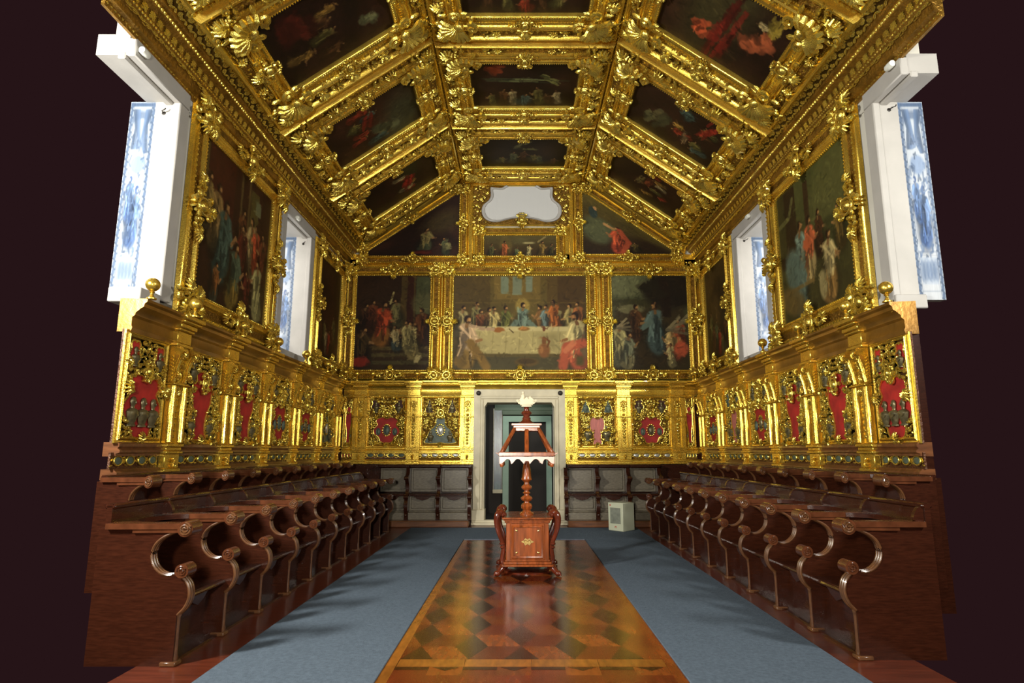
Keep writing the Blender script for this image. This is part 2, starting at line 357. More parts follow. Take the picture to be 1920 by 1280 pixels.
    def blotch(s, cx, cy, rx, ry, col, ang=0):        # a drapery patch laid down in broken strokes
        r = s.rng; col = np.array(col, float); c, q = math.cos(ang), math.sin(ang)
        for k in range(16):
            t, o = r.uniform(-.8, .8), r.uniform(-.8, .8)
            x, y = (t*rx*c - o*ry*q)/s.asp+cx, cy + t*rx*q + o*ry*c; l = .45*rx*(1-abs(o)*.5)
            s.stroke([(x-l*c/s.asp, y-l*q), (x+l*.2/s.asp, y+r.uniform(-.1, .1)*ry), (x+l*c/s.asp, y+l*q)], ry*r.uniform(.12, .34), col*r.uniform(.4, 1.25), .75)
    def brush(s, n=260):                              # brushwork over the whole canvas
        r = s.rng
        for k in range(n):
            i, j = r.integers(0, s.H), r.integers(0, s.W); a = r.uniform(0, 6.28); l = r.uniform(.010, .032); w_ = r.uniform(.004, .010); x0, y0 = j/s.W, i/s.H
            m = int(l*1.6*s.H)+3; i0, i1, j0, j1 = max(0, i-m), min(s.H, i+m), max(0, j-m), min(s.W, j+m)
            X = s.x[:, j0:j1]-x0*s.asp; Y = s.y[i0:i1]-y0; t = np.clip(X*math.cos(a)+Y*math.sin(a), -l, l)
            d = np.hypot(X-t*math.cos(a), Y-t*math.sin(a)); al = (np.clip((1-d/w_)*2+.5, 0, 1)*.6)[:, :, None]
            s.a[i0:i1, j0:j1] += (s.a[i, j]*r.uniform(.74, 1.24)+r.uniform(-4, 5)-s.a[i0:i1, j0:j1])*al
    def noise(s, amt=8):
        if amt > 5: s.brush(520)
        for k in (6, 14, 40):
            g = s.rng.normal(0, 1, (k+2, k+2)); yi = np.linspace(0, k, s.H); xi = np.linspace(0, k, s.W)
            y0 = yi.astype(int); x0 = xi.astype(int); fy = (yi-y0)[:, None]; fx = (xi-x0)[None, :]
            n = (g[y0][:, x0]*(1-fy)*(1-fx)+g[y0+1][:, x0]*fy*(1-fx)+g[y0][:, x0+1]*(1-fy)*fx+g[y0+1][:, x0+1]*fy*fx)
            s.a *= (1+n*amt/255*.9)[:, :, None]
        return s
def canvas_mesh(name, P, w, h, z, m, top=None, gain=1.):
    H, W = P.H, P.W; u = np.linspace(-w/2, w/2, W)[None, :]+np.zeros((H, 1)); t = np.linspace(1, 0, H)[:, None]+np.zeros((1, W))
    hh = h if top is None else np.array([top(x) for x in np.linspace(0, 1, W)])[None, :]*h
    v = -h/2 + t*hh
    co = np.stack([u, v+np.zeros_like(u), np.full_like(u, z)], 2).reshape(-1, 3)
    i = np.arange((H-1)*(W-1)); r, c = i//(W-1), i % (W-1); a = r*W+c
    fc = np.stack([a+W, a+W+1, a+1, a], 1)
    me = bpy.data.meshes.new(name); me.vertices.add(H*W); me.vertices.foreach_set('co', co.ravel())
    n = len(fc); me.loops.add(n*4); me.loops.foreach_set('vertex_index', fc.ravel().astype(np.int32))
    me.polygons.add(n); me.polygons.foreach_set('loop_start', (np.arange(n)*4).astype(np.int32)); me.update(calc_edges=True)
    a_ = P.a
    if m is CANVAS: a_ = (a_*.72 + a_.mean(2, keepdims=True)*.28)*np.array((.96, .90, .74))
    col = np.clip(a_/255, 0, 1); lin = np.where(col < .04045, col/12.92, ((col+.055)/1.055)**2.4)*gain
    at = me.color_attributes.new('Col', 'FLOAT_COLOR', 'POINT')
    at.data.foreach_set('color', np.concatenate([lin.reshape(-1, 3), np.ones((H*W, 1))], 1).ravel())
    me.materials.append(m); return me

# ------------------------------------------------------------------ the room shell
D = 13.0                                              # back wall
WX = 3.9                                              # upper side walls
YL, YR = 5.45, 5.75                                   # nearest point of each side wall the photograph shows
FX, FZ = 1.40, 7.40                                   # fold between slope and flat of the ceiling
SX, SZ = 3.60, 5.83                                   # foot of the slope
SL = math.hypot(SX-FX, FZ-SZ); sd = ((SX-FX)/SL, (FZ-SZ)/SL)
m = MB(); m.prism([(-2.7, 3.5), (2.7, 3.5), (2.7, 5.4), (3.1, 5.4), (3.1, 6.4), (WX, 6.4), (WX, D+.3), (-WX, D+.3), (-WX, 6.4), (-3.1, 6.4), (-3.1, 5.4), (-2.7, 5.4)], -.12, 0)
floor = struct(m.build('floor', FLOORW))
# parquet of tumbling blocks inlaid in the middle of the floor
def parquet():
    m = MB(); cols = []; rng = random.Random(4); z = .004
    def face(p, c):
        p = ccw(p)
        m.add([(x, y, z) for x, y in p], [tuple(range(len(p)))]); k = rng.uniform(.8, 1.2); cols.append([v*k for v in c])
    DK, OR, RD = (.030, .007, .003), (.17, .038, .007), (.12, .019, .005); LT = (.24, .080, .012)
    Rr, st = .25, 1.35; h = math.sqrt(3)*Rr*st; cl = lambda x: max(-.925, min(.925, x)); cy = lambda y: max(4.65, min(10.5, y))
    for i in range(-3, 4):
        for j in range(-1, int((10.6-4.6)/h)+2):
            x = i*1.5*Rr+.06; y = 4.65+(j+(.5 if i % 2 else 0))*h
            P = [(x+Rr*math.cos(q*PI/3), y+Rr*st*math.sin(q*PI/3)) for q in range(6)]
            for idx, c in (((2, 3, 4), DK), ((0, 1, 2), OR), ((4, 5, 0), RD)):
                p = [(cl(q[0]), cy(q[1])) for q in [P[k] for k in idx]+[(x, y)]]
                if max(q[0] for q in p)-min(q[0] for q in p) > 1e-3 and max(q[1] for q in p)-min(q[1] for q in p) > 1e-3: face(p, c)
    for s_ in (-1, 1):
        for y in np.arange(3.6, 10.4, .92): face([(s_*.925, y), (s_*1.0, y), (s_*1.0, y+.92), (s_*.925, y+.92)][::s_], LT if s_ < 0 else OR)
    for x in np.arange(-.92, .9, .4625): face([(x, 4.5), (x+.46, 4.5), (x+.46, 4.65), (x, 4.65)], LT)
    z = .0035
    for k in range(8):
        x = -.925+k*.231
        face([(x, 4.34), (x+.231, 4.34), (x+.231, 4.5), (x, 4.5)], OR if k % 2 else RD)
    z = .0045
    for k in range(8):
        x = -.925+k*.231
        face([(x+.02, 4.49), (x+.115, 4.42), (x+.21, 4.49)] if k % 2 else [(x, 4.44), (x+.231, 4.44), (x+.231, 4.49), (x, 4.49)], DK)
    z = .0035
    for k in range(4): x = -.925+k*.4625; face([(x, 3.6), (x+.4625, 3.6), (x+.4625, 4.34), (x, 4.34)], RD)
    face([(-.925, 10.5), (.925, 10.5), (.925, 10.56), (-.925, 10.56)], OR)
    me = bpy.data.meshes.new('parquet_inlay'); me.from_pydata(np.vstack(m.v).tolist(), [], m.f)
    at = me.color_attributes.new('Col', 'FLOAT_COLOR', 'CORNER'); k = 0
    for p, c in zip(me.polygons, cols):
        for l in p.loop_indices: at.data[l].color = (*c, 1)
    me.materials.append(PARQ); return put('parquet_inlay', me, floor)
parquet()
def slab_wall(name, sgn, ys):
    m = MB(); X = sorted((sgn*WX, sgn*(WX+.2)))
    m.box(*X, 6.7, D, 0, 3.02); m.box(*X, ys+.03, D, 5.31, 6.3)
    m.box(*X, 6.3, 9.5, 3.02, 5.30); m.box(*X, 10.7, D, 3.02, 5.30)
    return struct(m.build(name, PLASTER, smooth=False))
slab_wall('wall_left', -1, YL); slab_wall('wall_right', 1, YR)
m = MB(); m.box(-WX, -.8, D, D+.25, 0, 2.43); m.box(.63, WX, D, D+.25, 0, 2.43); m.box(-WX, WX, D, D+.25, 2.43, 7.8)
struct(m.build('wall_back', PLASTER, smooth=False))
m = MB()
m.prism([(-FX, FZ+.06), (FX, FZ+.06), (FX, FZ+.16), (-FX, FZ+.16)], 4.6, D, 'xz')
for s_ in (-1, 1):
    p = [(s_*FX, FZ+.06), (s_*SX, SZ+.06), (s_*(WX+.1), SZ-.12), (s_*(WX+.1), SZ+.10), (s_*FX, FZ+.16)]
    m.prism(p, 4.97 if s_ < 0 else 5.12, D, 'xz')
struct(m.build('ceiling', CEILB, smooth=False))

# windows: stone surround, splayed reveal, jambs clad in blue and white tiles
def tile_paint(seed):
    P = Paint(60, 230, .25, (206, 214, 222), (222, 226, 230), seed); B = np.array((98, 118, 148.)); r = P.rng
    P.rect(0, 0, .14, 1, (176, 188, 206)); P.rect(.86, 0, 1, 1, (176, 188, 206)); P.rect(.0, 0, 1, .03, B)
    for k in range(26):
        y = k/26+.02
        for x in (.07, .93): P.ell(x, y, .014, .016, B, al=.8); P.stroke([(x-.05, y+.012), (x+.05, y+.026)], .006, B*.8, .7)
    P.rect(.16, .03, .84, .12, (188, 198, 212)); P.ell(.5, .10, .10, .05, B, al=.6); P.ell(.5, .13, .08, .04, (214, 222, 230))
    for k in range(4):
        P.stroke([(.2+.06*k, .05), (.3+.07*k, .14+.03*k), (.22+.05*k, .24)], .012, B*(.8+.15*k), .75)
        P.stroke([(.84-.06*k, .05), (.72-.05*k, .12+.03*k), (.8-.03*k, .26)], .012, B*(.8+.12*k), .75)
    P.ell(.52, .33, .07, .05, (120, 150, 195), al=.6)
    for cx, cy, h, d in ((.58, .74, .34, 1), (.36, .62, .26, -1)):
        P.fig(cx, cy, h, (120, 148, 192), (88, 118, 172), (200, 210, 224), (70, 96, 150), d, al=.85)
    for k in range(60):
        x, y = r.random()*.66+.17, .14+r.random()*.82; q = r.random()*6.28; l = .02+.05*r.random()
        P.stroke([(x, y), (x+l*math.cos(q)*1.5, y+l*math.sin(q)*.6), (x+l*math.cos(q+1)*2, y+l*math.sin(q+1))], .004+.005*r.random(), B*(.7+.6*r.random()), .6)
    P.rect(.16, .76, .84, .775, B, .6); P.rect(.18, .79, .82, .93, (196, 208, 224), .8)
    for k in range(5): P.ell(.24+.13*k, .86, .03, .05, B*1.1, al=.45)
    P.rect(.14, 0, .16, 1, B*.8); P.rect(.84, 0, .86, 1, B*.8); P.rect(.14, .955, .86, .965, B)
    for k in range(1, 14): P.rect(0, k/14-.0015, 1, k/14+.0015, (140, 150, 170), .4, soft=.002)
    for k in range(1, 5): P.rect(k/5-.006, 0, k/5+.006, 1, (140, 150, 170), .4, soft=.004)
    return P.noise(4)
TILES = [canvas_mesh('tile_panel', tile_paint(q), wd, 2.28, 0, TILE, gain=.72) for wd in (.37, .28) for q in (3, 8)]
def window(n, sgn, y0, y1, near):
    e = struct(bpy.data.objects.new('window_%d' % n, None)); C.objects.link(e); e.location = (sgn*WX, (y0+y1)/2, 3.02)
    yc = (y0+y1)/2; m = MB(); hw0, hw1 = y0-yc, y1-yc; f = -sgn
    xs = lambda a, b: sorted((sgn*a, sgn*b))
    m.bbox(*xs(-.035, .05), hw1-.014, hw1+.17, 0, 2.268, .012)                       # jamb faces proud of the wall
    m.bbox(*xs(-.035, .05), hw0-(.17 if near else 0), hw1+.17, 2.262, 2.46, .012)
    if near: m.bbox(*xs(-.035, .05), hw0-.17, hw0+.014, 0, 2.268, .012)
    m.build('stone_frame', STONE, e)
    m = MB(); m.box(*xs(.04, .25), hw1-.005, hw1+.12, 0, 2.29)
    if near: m.box(*xs(.04, .25), hw0-.12, hw0+.005, 0, 2.3)
    m.box(*xs(.04, .62 if near else .36), hw0+(0 if near else .01), hw1, 2.275, 2.5); m.bbox(*xs(.06, .14), hw0, hw1, 2.235, 2.3, .01); m.build('reveal', STONE, e, False)
    m = MB(); m.bbox(*xs(-.03, .62 if near else .3), hw0+(0 if near else .5), hw1, -.1, .05, .01); m.build('sill', STONE, e)
    m = MB(); m.box(*xs(.25, .62 if near else .53), hw1+.005, hw1+.1, 0, 2.28)
    if near: m.box(*xs(.25, .62), hw0-.1, hw0-.005, 0, 2.28)
    m.build('jamb_masonry', STONE, e, False)
    for k, (yy, d) in enumerate(((hw1, -1),) + (((hw0, 1),) if near else ())):
        M = basis((sgn*(.435 if near else .39), yy, 1.14), (1, 0, 0), (0, 0, 1), (0, d, 0))
        M[:3, 0] = np.cross((0, 0, 1), (0, d, 0)); put('tile_panel', TILES[(n//3+k) % 2 + (0 if near else 2)], e, 'blue and white tile panel', M)
    if not near: return
    m = MB()                                          # casement at the outer end
    for a, b in ((hw0, hw0+.06), (hw1-.06, hw1), ((hw0+hw1)/2-.03, (hw0+hw1)/2+.03)): m.bbox(*xs(.57, .62), a, b, .05, 2.27, .008)
    for z in (.05, .8, 1.5, 2.21): m.bbox(*xs(.575, .615), hw0, hw1, z, z+.05, .008)
    m.build('casement', WHITE, e)
window(1, -1, YL, 6.3, False); window(2, -1, 9.5, 10.7, True)
window(3, 1, YR, 6.3, False); window(4, 1, 9.5, 10.7, True)

# ------------------------------------------------------------------ cornices
CORN = [(0, 5.46), (.03, 5.46), (.04, 5.51), (.085, 5.53), (.10, 5.60), (.15, 5.63), (.165, 5.66), (.17, 5.72), (.215, 5.745), (.245, 5.76), (.26, 5.80), (.30, 5.815), (.31, 5.88), (0, 5.88)]
def cornice(name, sgn, ys):
    m = MB(); p = [(sgn*(WX-d), z) for d, z in CORN]; m.sweep(p if sgn < 0 else p[::-1], ys, D)
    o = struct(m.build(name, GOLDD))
    c = MB()
    M0 = basis((sgn*WX, 0, 0), (0, 1 if sgn < 0 else -1, 0), (0, 0, 1), (-sgn, 0, 0)); f = 1 if sgn < 0 else -1
    def row(d, z, tilt): return M0 @ np.block([[np.array([[1, 0, 0], [0, math.cos(tilt), -math.sin(tilt)], [0, math.sin(tilt), math.cos(tilt)]]), np.array([[0], [z], [d]])], [np.zeros((1, 3)), np.ones((1, 1))]])
    a, b = (ys, D) if sgn < 0 else (-D, -ys)
    q = MB(); beads(q, (a, 0), (b, 0), .05, .022, 0, 6, 4, 1.1); c.mb(q, row(.25, 5.785, 0))
    q = MB(); beads(q, (a, 0), (b, 0), .055, .014, 0, 5, 4, 1.5); c.mb(q, row(.035, 5.50, 0))
    q = MB(); run(q, 'rinceau', (a, 0), (b, 0), .22, .07, 0, .05); c.mb(q, row(.13, 5.61, .5))
    q = MB(); run(q, 'rosette', (a, 0), (b, 0), .08, .07, 0, .09); c.mb(q, row(.275, 5.85, .2))
    q = MB(); run(q, 'leaf', (a, 0), (b, 0), .13, .11, 0, .11); c.mb(q, row(.18, 5.70, .3))
    q = MB(); beads(q, (a, 0), (b, 0), .045, .014, 0, 5, 4, 1.2); c.mb(q, row(.155, 5.645, 0))
    q = MB(); run(q, 'rinceau', (a, 0), (b, 0), .2, .06, 0, .05); c.mb(q, row(.07, 5.565, .2))
    c.build('carved_band', GOLDC, o)
cornice('trim_1', -1, 4.97); cornice('trim_2', 1, 5.12)

# ------------------------------------------------------------------ framed paintings
def prof_ceiling():
    return [(0, -.05), (0, .02), (.015, .05), (.04, .062), (.065, .05), (.075, .02), (.085, .02), (.15, .045), (.165, .075), (.185, .088), (.205, .075), (.21, .055), (.225, .07), (.245, .07),
            (.255, .03), (.265, .028), (.39, .028), (.40, .06), (.425, .085), (.45, .085), (.47, .05), (.48, 0), (.505, -.05)]
def prof_wall(W, hgt=1.):
    k = W/.25
    return [(d*k, z*hgt) for d, z in [(0, .0), (0, .03), (.02, .045), (.03, .04), (.04, .055), (.065, .078), (.085, .078), (.10, .055), (.105, .045), (.175, .045), (.18, .055), (.20, .066), (.22, .055), (.235, .03), (.25, .0)]]
CACHE = {}
def edges(poly, d):
    q = offs(poly, d); n = len(q); return [(q[i], q[(i+1) % n]) for i in range(n)]
def ceiling_frame(w, h):
    k = ('c', w, h)
    if k in CACHE: return CACHE[k]
    poly = [(-w/2, -h/2), (w/2, -h/2), (w/2, h/2), (-w/2, h/2)]
    a = MB(); a.frame(poly, prof_ceiling(), None, (.255, .385)); a.alt += []; b = MB()
    for p, q in edges(poly, .325): run(b, 'rinceau', p, q, .15, .125, .024, .16)
    for p, q in edges(poly, .262)+edges(poly, .388): beads(b, p, q, .03, .010, .035, 5, 3, 1.2)
    for p, q in edges(poly, .49): run(b, 'leaf', p, q, .07, .06, .0, .12)
    for p, q in edges(poly, .118): beads(b, p, q, .045, .022, .03, 6, 4)
    for p, q in edges(poly, .012): beads(b, p, q, .034, .012, .05, 5, 4)
    for sx in (-1, 1):                                # foliage along the margins between corner and cartouche
        for f in (-.28, .28):
            b.mb(U['leaf'], T(sx*(w/2+.30), f*h*1.1, .03, -sx*PI/2, .24, .28)); b.mb(U['scroll'], T(sx*(w/2+.33), f*h*.62, .03, sx*.5, .2, .26, sx < 0)); b.mb(U['scroll'], T(sx*(w/2+.17), f*h*.85, .03, sx*1.5, .14, .2, sx > 0))
        for f in (-.26, .26): b.mb(U['rosette'], T(f*w*.9, sx*(h/2+.33), .03, 0, .13, .2)); b.mb(U['scroll'], T(f*w*1.2, sx*(h/2+.33), .03, .3, .17, .22, f < 0))
    co = MB(); co.mb(U['shell'], T(0, .06, .05, 0, .46, .36)); co.mb(U['leaf'], T(0, .34, .05, 0, .3, .3)); co.mb(U['rosette'], T(0, .36, .05, 0, .17, .25))
    for s_ in (-1, 1): co.mb(U['scroll'], T(s_*.17, .28, .04, s_*.9, .22, .26, s_ < 0))
    mi = MB(); mi.mb(U['cartouche'], T(0, 0, .05, 0, .26, .26)); mi.mb(U['leaf'], T(0, .15, .05, 0, .22, .24))
    for s_ in (-1, 1): mi.mb(U['scroll'], T(s_*.15, .05, .04, s_*.4, .17, .2, s_ < 0))
    CACHE[k] = [x.mesh(n, GOLDC if n != 'frame_moulding' else GOLD, m2=None if n != 'frame_moulding' else GOLDB) for n, x in (('frame_moulding', a), ('carved_band', b), ('corner_shell', co), ('edge_cartouche', mi))]
    return CACHE[k]
def ceiling_painting(P, w, h, M, label, group):
    t = thing('ceiling_painting', label, 'ceiling painting', M, group=group)
    put('canvas', canvas_mesh('canvas', P, w, h, -.03, CANVAS), t, 'dark oil painting')
    fm, cb, co, mi = ceiling_frame(w, h); put('frame_moulding', fm, t); put('carved_band', cb, t)
    for sx, sy in ((-1, -1), (1, -1), (1, 1), (-1, 1)):
        put('corner_shell', co, t, M=T(sx*(w/2+.04), sy*(h/2+.04), 0, math.atan2(sy, sx)-PI/2))
    for x, y, a in ((0, -1, PI), (1, 0, -PI/2), (0, 1, 0), (-1, 0, PI/2)):
        put('edge_cartouche', mi, t, M=T(x*(w/2+.12), y*(h/2+.12), 0, a))

def dark_scene(W, H, asp, seed, figs, sky=None, base=(44, 22, 14), accents=()):
    P = Paint(W, H, asp, np.array(base)*1.0, np.array(base)*.8, seed); r = P.rng
    for k in range(10): P.ell(r.random(), r.random(), .1+.25*r.random(), .06+.15*r.random(), np.array(base)*(.6+1.1*r.random()), r.random()*3, .5, .9)
    if sky: P.ell(sky[0], sky[1], sky[2], sky[3], sky[4], .3, .75, .9)
    for f in figs: P.fig(*f[0], **f[1])
    for (x, y, rx, ry, c, a) in accents: P.blotch(x, y, rx, ry, c, a)
    return P.noise(10)
F_ = lambda *a, **k: (a, k)
OL, RDc, BLc, WHc, YEc, BRc = (96, 92, 42), (150, 42, 22), (58, 84, 88), (170, 155, 110), (150, 112, 40), (84, 50, 24)
def crowd(seed, n, x0, x1, y0, y1, h, cols, al=.9):
    r = random.Random(seed); out = []
    for k in range(n): out.append(F_(x0+(x1-x0)*(k+.5)/n+r.uniform(-.03, .03), r.uniform(y0, y1), h*r.uniform(.8, 1.15), cols[k % len(cols)], d=r.choice((-1, 1)), kneel=r.choice((0, 0, 1)), al=al, skin=(165, 118, 66)))
    return sorted(out, key=lambda f: f[0][1])
CW, CL = 1.74, 1.29
YC = (6.95, 9.28, 11.61)
nrm = {}
flat = [dark_scene(170, 124, CW/CL, 11, crowd(1, 5, .15, .85, .95, 1., .4, (BRc, OL, RDc), .5)),
        dark_scene(170, 124, CW/CL, 12, crowd(2, 7, .1, .9, .93, 1.0, .42, (OL, BRc, WHc, BLc), .6), None, (40, 20, 13), ((.22, .2, .08, .14, (150, 52, 20), .4), (.5, .42, .5, .045, (98, 112, 74), .05), (.75, .42, .14, .06, (110, 116, 60), .6))),
        dark_scene(170, 124, CW/CL, 13, crowd(3, 6, .2, .9, .8, .95, .4, (OL, (80, 92, 62), BRc), .6), None, (36, 24, 14), ((.48, .28, .16, .05, (104, 108, 74), -.7), (.55, .42, .2, .03, (96, 100, 60), .1)))]
left = [dark_scene(124, 170, CL/CW, 21, crowd(4, 5, .3, .9, .55, .95, .26, (YEc, BRc, OL), .6), None, (40, 18, 13), ((.35, .75, .1, .2, (80, 22, 16), .3), (.72, .2, .03, .1, (104, 112, 80), .4))),
        dark_scene(124, 170, CL/CW, 22, crowd(5, 7, .15, .9, .55, .8, .28, (RDc, BLc, OL, BRc, RDc), .9), (.75, .2, .4, .22, (62, 76, 56)), (48, 22, 14), ((.45, .55, .12, .07, (150, 30, 18), .3), (.75, .4, .05, .16, (100, 110, 78), .5))),
        dark_scene(124, 170, CL/CW, 23, crowd(6, 6, .3, .85, .4, .62, .24, (WHc, RDc, BRc, YEc), .8), (.3, .35, .25, .14, (52, 56, 24)), (44, 20, 13), ((.58, .4, .11, .08, (190, 36, 24), .4),))]
right = [dark_scene(124, 170, CL/CW, 31, [F_(.25, .72, .46, (60, 40, 24), d=1, al=.8)]+crowd(7, 2, .5, .85, .85, .95, .2, (OL, WHc), .7), (.7, .45, .5, .26, (66, 66, 34)), (44, 22, 14),
                    ((.32, .36, .07, .1, (196, 70, 34), .7), (.45, .55, .30, .10, (120, 24, 16), .15), (.5, .78, .06, .16, (190, 84, 46), -.5), (.78, .86, .1, .06, (150, 130, 34), 0))),
         dark_scene(124, 170, CL/CW, 32, crowd(8, 8, .15, .9, .5, .95, .3, (BLc, OL, RDc, YEc, BRc, OL), .9), None, (44, 22, 14), ((.7, .82, .14, .07, (190, 40, 24), .3), (.35, .3, .14, .12, (84, 86, 56), .5), (.3, .65, .09, .05, (150, 120, 84), 0))),
         dark_scene(124, 170, CL/CW, 33, crowd(9, 7, .2, .85, .5, .85, .26, (YEc, RDc, OL, BRc, WHc), .8), None, (42, 20, 13), ((.6, .52, .09, .06, (150, 66, 34), .2), (.5, .4, .1, .05, (120, 104, 54), .3)))]
lab = ['row nearest the camera', 'middle row', 'row nearest far wall']
for i, y in enumerate(YC):
    ceiling_painting(flat[i], CW, CL, basis((0, y-.02, FZ), (1, 0, 0), (0, -1, 0), (0, 0, -1)), 'dark gilt-framed painting on flat centre of ceiling, ' + lab[i], 'ceiling paintings')
    sm = 1.43
    for s_, P in ((-1, left[i]), (1, right[i])):
        pt = (s_*(SX-sd[0]*sm), y-.12, SZ+sd[1]*sm); v = (-s_*sd[0], 0, sd[1]); wv = (-s_*sd[1], 0, -sd[0]); u = (0, -s_, 0)
        ceiling_painting(P, CL-.02, CW-.10, basis(pt, u, v, wv), 'dark gilt-framed painting on %s sloping ceiling, ' % ('left', 'right')[s_ > 0] + lab[i], 'ceiling paintings')
for s_ in (-1, 1):
    pt = (s_*(SX-sd[0]*1.43), 4.50, SZ+sd[1]*1.43)
    ceiling_painting(dark_scene(60, 80, CL/CW, 60+s_, []), CL-.02, CW-.10, basis(pt, (0, -s_, 0), (-s_*sd[0], 0, sd[1]), (-s_*sd[1], 0, -sd[0])), 'gilt-framed painting cut by top edge of photo, on %s sloping ceiling' % ('left', 'right')[s_ > 0], 'ceiling paintings')
# ribs along the two folds
for n, s_ in ((3, -1), (4, 1)):
    m = MB(); c = MB(); x = s_*FX
    m.prism([(x-.05, FZ+.02), (x, FZ-.012), (x+.05, FZ+.02), (x+.05, FZ+.1), (x-.05, FZ+.1)], 4.6, D, 'xz')
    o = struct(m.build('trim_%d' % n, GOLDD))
# strips that close the ceiling along the far wall and the cornice
m = MB(); c = MB()
for s_ in (-1, 1):
    M = basis((s_*SX, 0, SZ), (0, -s_, 0), (-s_*sd[0], 0, sd[1]), (-s_*sd[1], 0, -sd[0]))
    a, b = (5.0, D) if s_ < 0 else (-D, -5.15)
    q = MB(); run(q, 'scroll', (a, 0), (b, 0), .19, .17, 0, .22); M2 = M @ T(0, .07, .0); c.mb(q, M2)
    q = MB(); beads(q, (a, 0), (b, 0), .06, .016, 0, 5, 4, 1.4); c.mb(q, M @ T(0, .14, .0))
o = struct(c.build('trim_5', GOLDC))

def wall_frame(poly, W, hgt, k):
    if k in CACHE: return CACHE[k]
    q = W/.25; a = MB(); a.frame(poly, prof_wall(W, hgt), None, (.103*q, .174*q)); b = MB()
    for p, r in edges(poly, .14*q): run(b, 'rinceau', p, r, .12*q, .08*q, .04*hgt, .12)
    for p, r in edges(poly, .012): beads(b, p, r, .045, .016, .035*hgt, 5, 4, 1.1)
    for p, r in edges(poly, .2*q): beads(b, p, r, .05*q, .011*q, .066*hgt, 5, 3, 1.3)
    CACHE[k] = (a.mesh('frame_moulding', GOLD, m2=GOLDB), b.mesh('carved_band', GOLDC)); return CACHE[k]
def u_corner(q):
    c = MB(); c.mb(U['cartouche'], T(0, 0, .03, 0, .22*q, .22*q)); c.mb(U['leaf'], T(0, .12*q, .03, 0, .2*q, .2*q)); c.mb(U['leaf'], T(0, -.12*q, .03, PI, .2*q, .2*q))
    for s_ in (-1, 1): c.mb(U['scroll'], T(s_*.12*q, .04*q, .03, s_*.8, .17*q, .2*q, s_ < 0)); c.mb(U['leaf'], T(s_*.12*q, -.05*q, .03, -s_*1.9, .16*q, .2*q))
    return c
def u_mid(q):
    c = MB(); c.mb(U['cartouche'], T(0, 0, .04, 0, .24*q, .26*q)); c.mb(U['leaf'], T(0, .15*q, .03, 0, .16*q, .2*q))
    for s_ in (-1, 1): c.mb(U['scroll'], T(s_*.16*q, 0, .03, s_*.3, .16*q, .18*q, s_ < 0)); c.mb(U['leaf'], T(s_*.25*q, 0, .03, -s_*PI/2, .14*q, .16*q))
    return c
CORNER = {}; MID = {}
def wall_painting(P, w, h, M, W, label, group, hgt=1., q=1., poly=None, top=None, mids=None, name='framed_painting', cat='painting'):
    t = thing(name, label, cat, M, group=group)
    put('canvas', canvas_mesh('canvas', P, w, h, .012, CANVAS, top), t, 'oil painting')
    poly = poly or [(-w/2, -h/2), (w/2, -h/2), (w/2, h/2), (-w/2, h/2)]
    fm, cb = wall_frame(poly, W, hgt, (tuple(poly), W, hgt)); put('frame_moulding', fm, t); put('carved_band', cb, t)
    if q not in CORNER: CORNER[q] = u_corner(q).mesh('corner_ornament', GOLDC); MID[q] = u_mid(q).mesh('edge_cartouche', GOLDC)
    r = offs(poly, W*.5)
    for x, y in r: put('corner_ornament', CORNER[q], t, M=T(x, y, .03*hgt, math.atan2(y, x)-PI/2))
    for i in range(len(r)):
        (x0, y0), (x1, y1) = r[i], r[(i+1) % len(r)]
        if math.hypot(x1-x0, y1-y0) > .5 and (mids is None or i in mids): put('edge_cartouche', MID[q], t, M=T((x0+x1)/2, (y0+y1)/2, .04*hgt, math.atan2(y1-y0, x1-x0)))
    return t
BK = lambda x, z: basis((x, D-.01, z), (1, 0, 0), (0, 0, 1), (0, -1, 0))

# far wall, lower row
P = Paint(145, 188, .77, (50, 28, 14), (58, 40, 18), 41)
P.rect(.6, 0, .8, .55, (84, 66, 28)); P.rect(.68, 0, .78, .6, (60, 26, 14)); P.rect(.8, 0, 1, .42, (72, 80, 50)); P.ell(.9, .3, .12, .12, (104, 104, 66), al=.6)
for y, c in ((.75, (112, 98, 50)), (.82, (92, 84, 44)), (.9, (80, 76, 42))): P.rect(.22, y, 1, y+.05, c, .8)
for f in ((.12, .62, .36, (64, 36, 20)), (.22, .6, .38, (90, 40, 20)), (.9, .72, .42, (88, 46, 20)), (.55, .55, .34, (104, 100, 60)), (.36, .74, .52, (168, 54, 22), (150, 92, 30)), (.1, .96, .46, (60, 44, 20), (40, 24, 14)), (.55, .8, .3, WHc, (52, 70, 78)), (.76, .88, .44, (168, 158, 104), (138, 124, 74)), (.7, .8, .36, (150, 140, 90))):
    P.fig(*f[:4], robe2=f[4] if len(f) > 4 else None, d=1 if f[0] < .5 else -1)
P.ell(.07, .92, .1, .05, (150, 34, 20)); P.ell(.85, .88, .03, .06, (180, 170, 120), .5); P.stroke([(.46, .3), (.5, .18)], .01, (170, 160, 100))
wall_painting(P.noise(7), 1.6, 2.07, BK(-2.82, 4.185), .24, 'framed temple scene with red-robed priest, left of the table painting on far wall', 'far wall paintings')
P = Paint(250, 180, 1.39, (98, 80, 26), (96, 84, 42), 42)
P.rect(0, 0, .28, .5, (82, 64, 22)); P.rect(.3, 0, .66, .26, (118, 96, 36)); P.rect(.35, 0, .42, .2, (108, 128, 116)); P.rect(.54, 0, .6, .18, (112, 130, 120)); P.rect(.44, 0, .52, .21, (110, 126, 112)); P.rect(.7, 0, .98, .32, (92, 70, 24)); P.rect(.78, 0, 1, .46, (72, 48, 18), .7)
P.rect(0, .86, 1, 1, (78, 72, 44)); P.rect(0, .28, 1, .3, (118, 98, 38), .6)
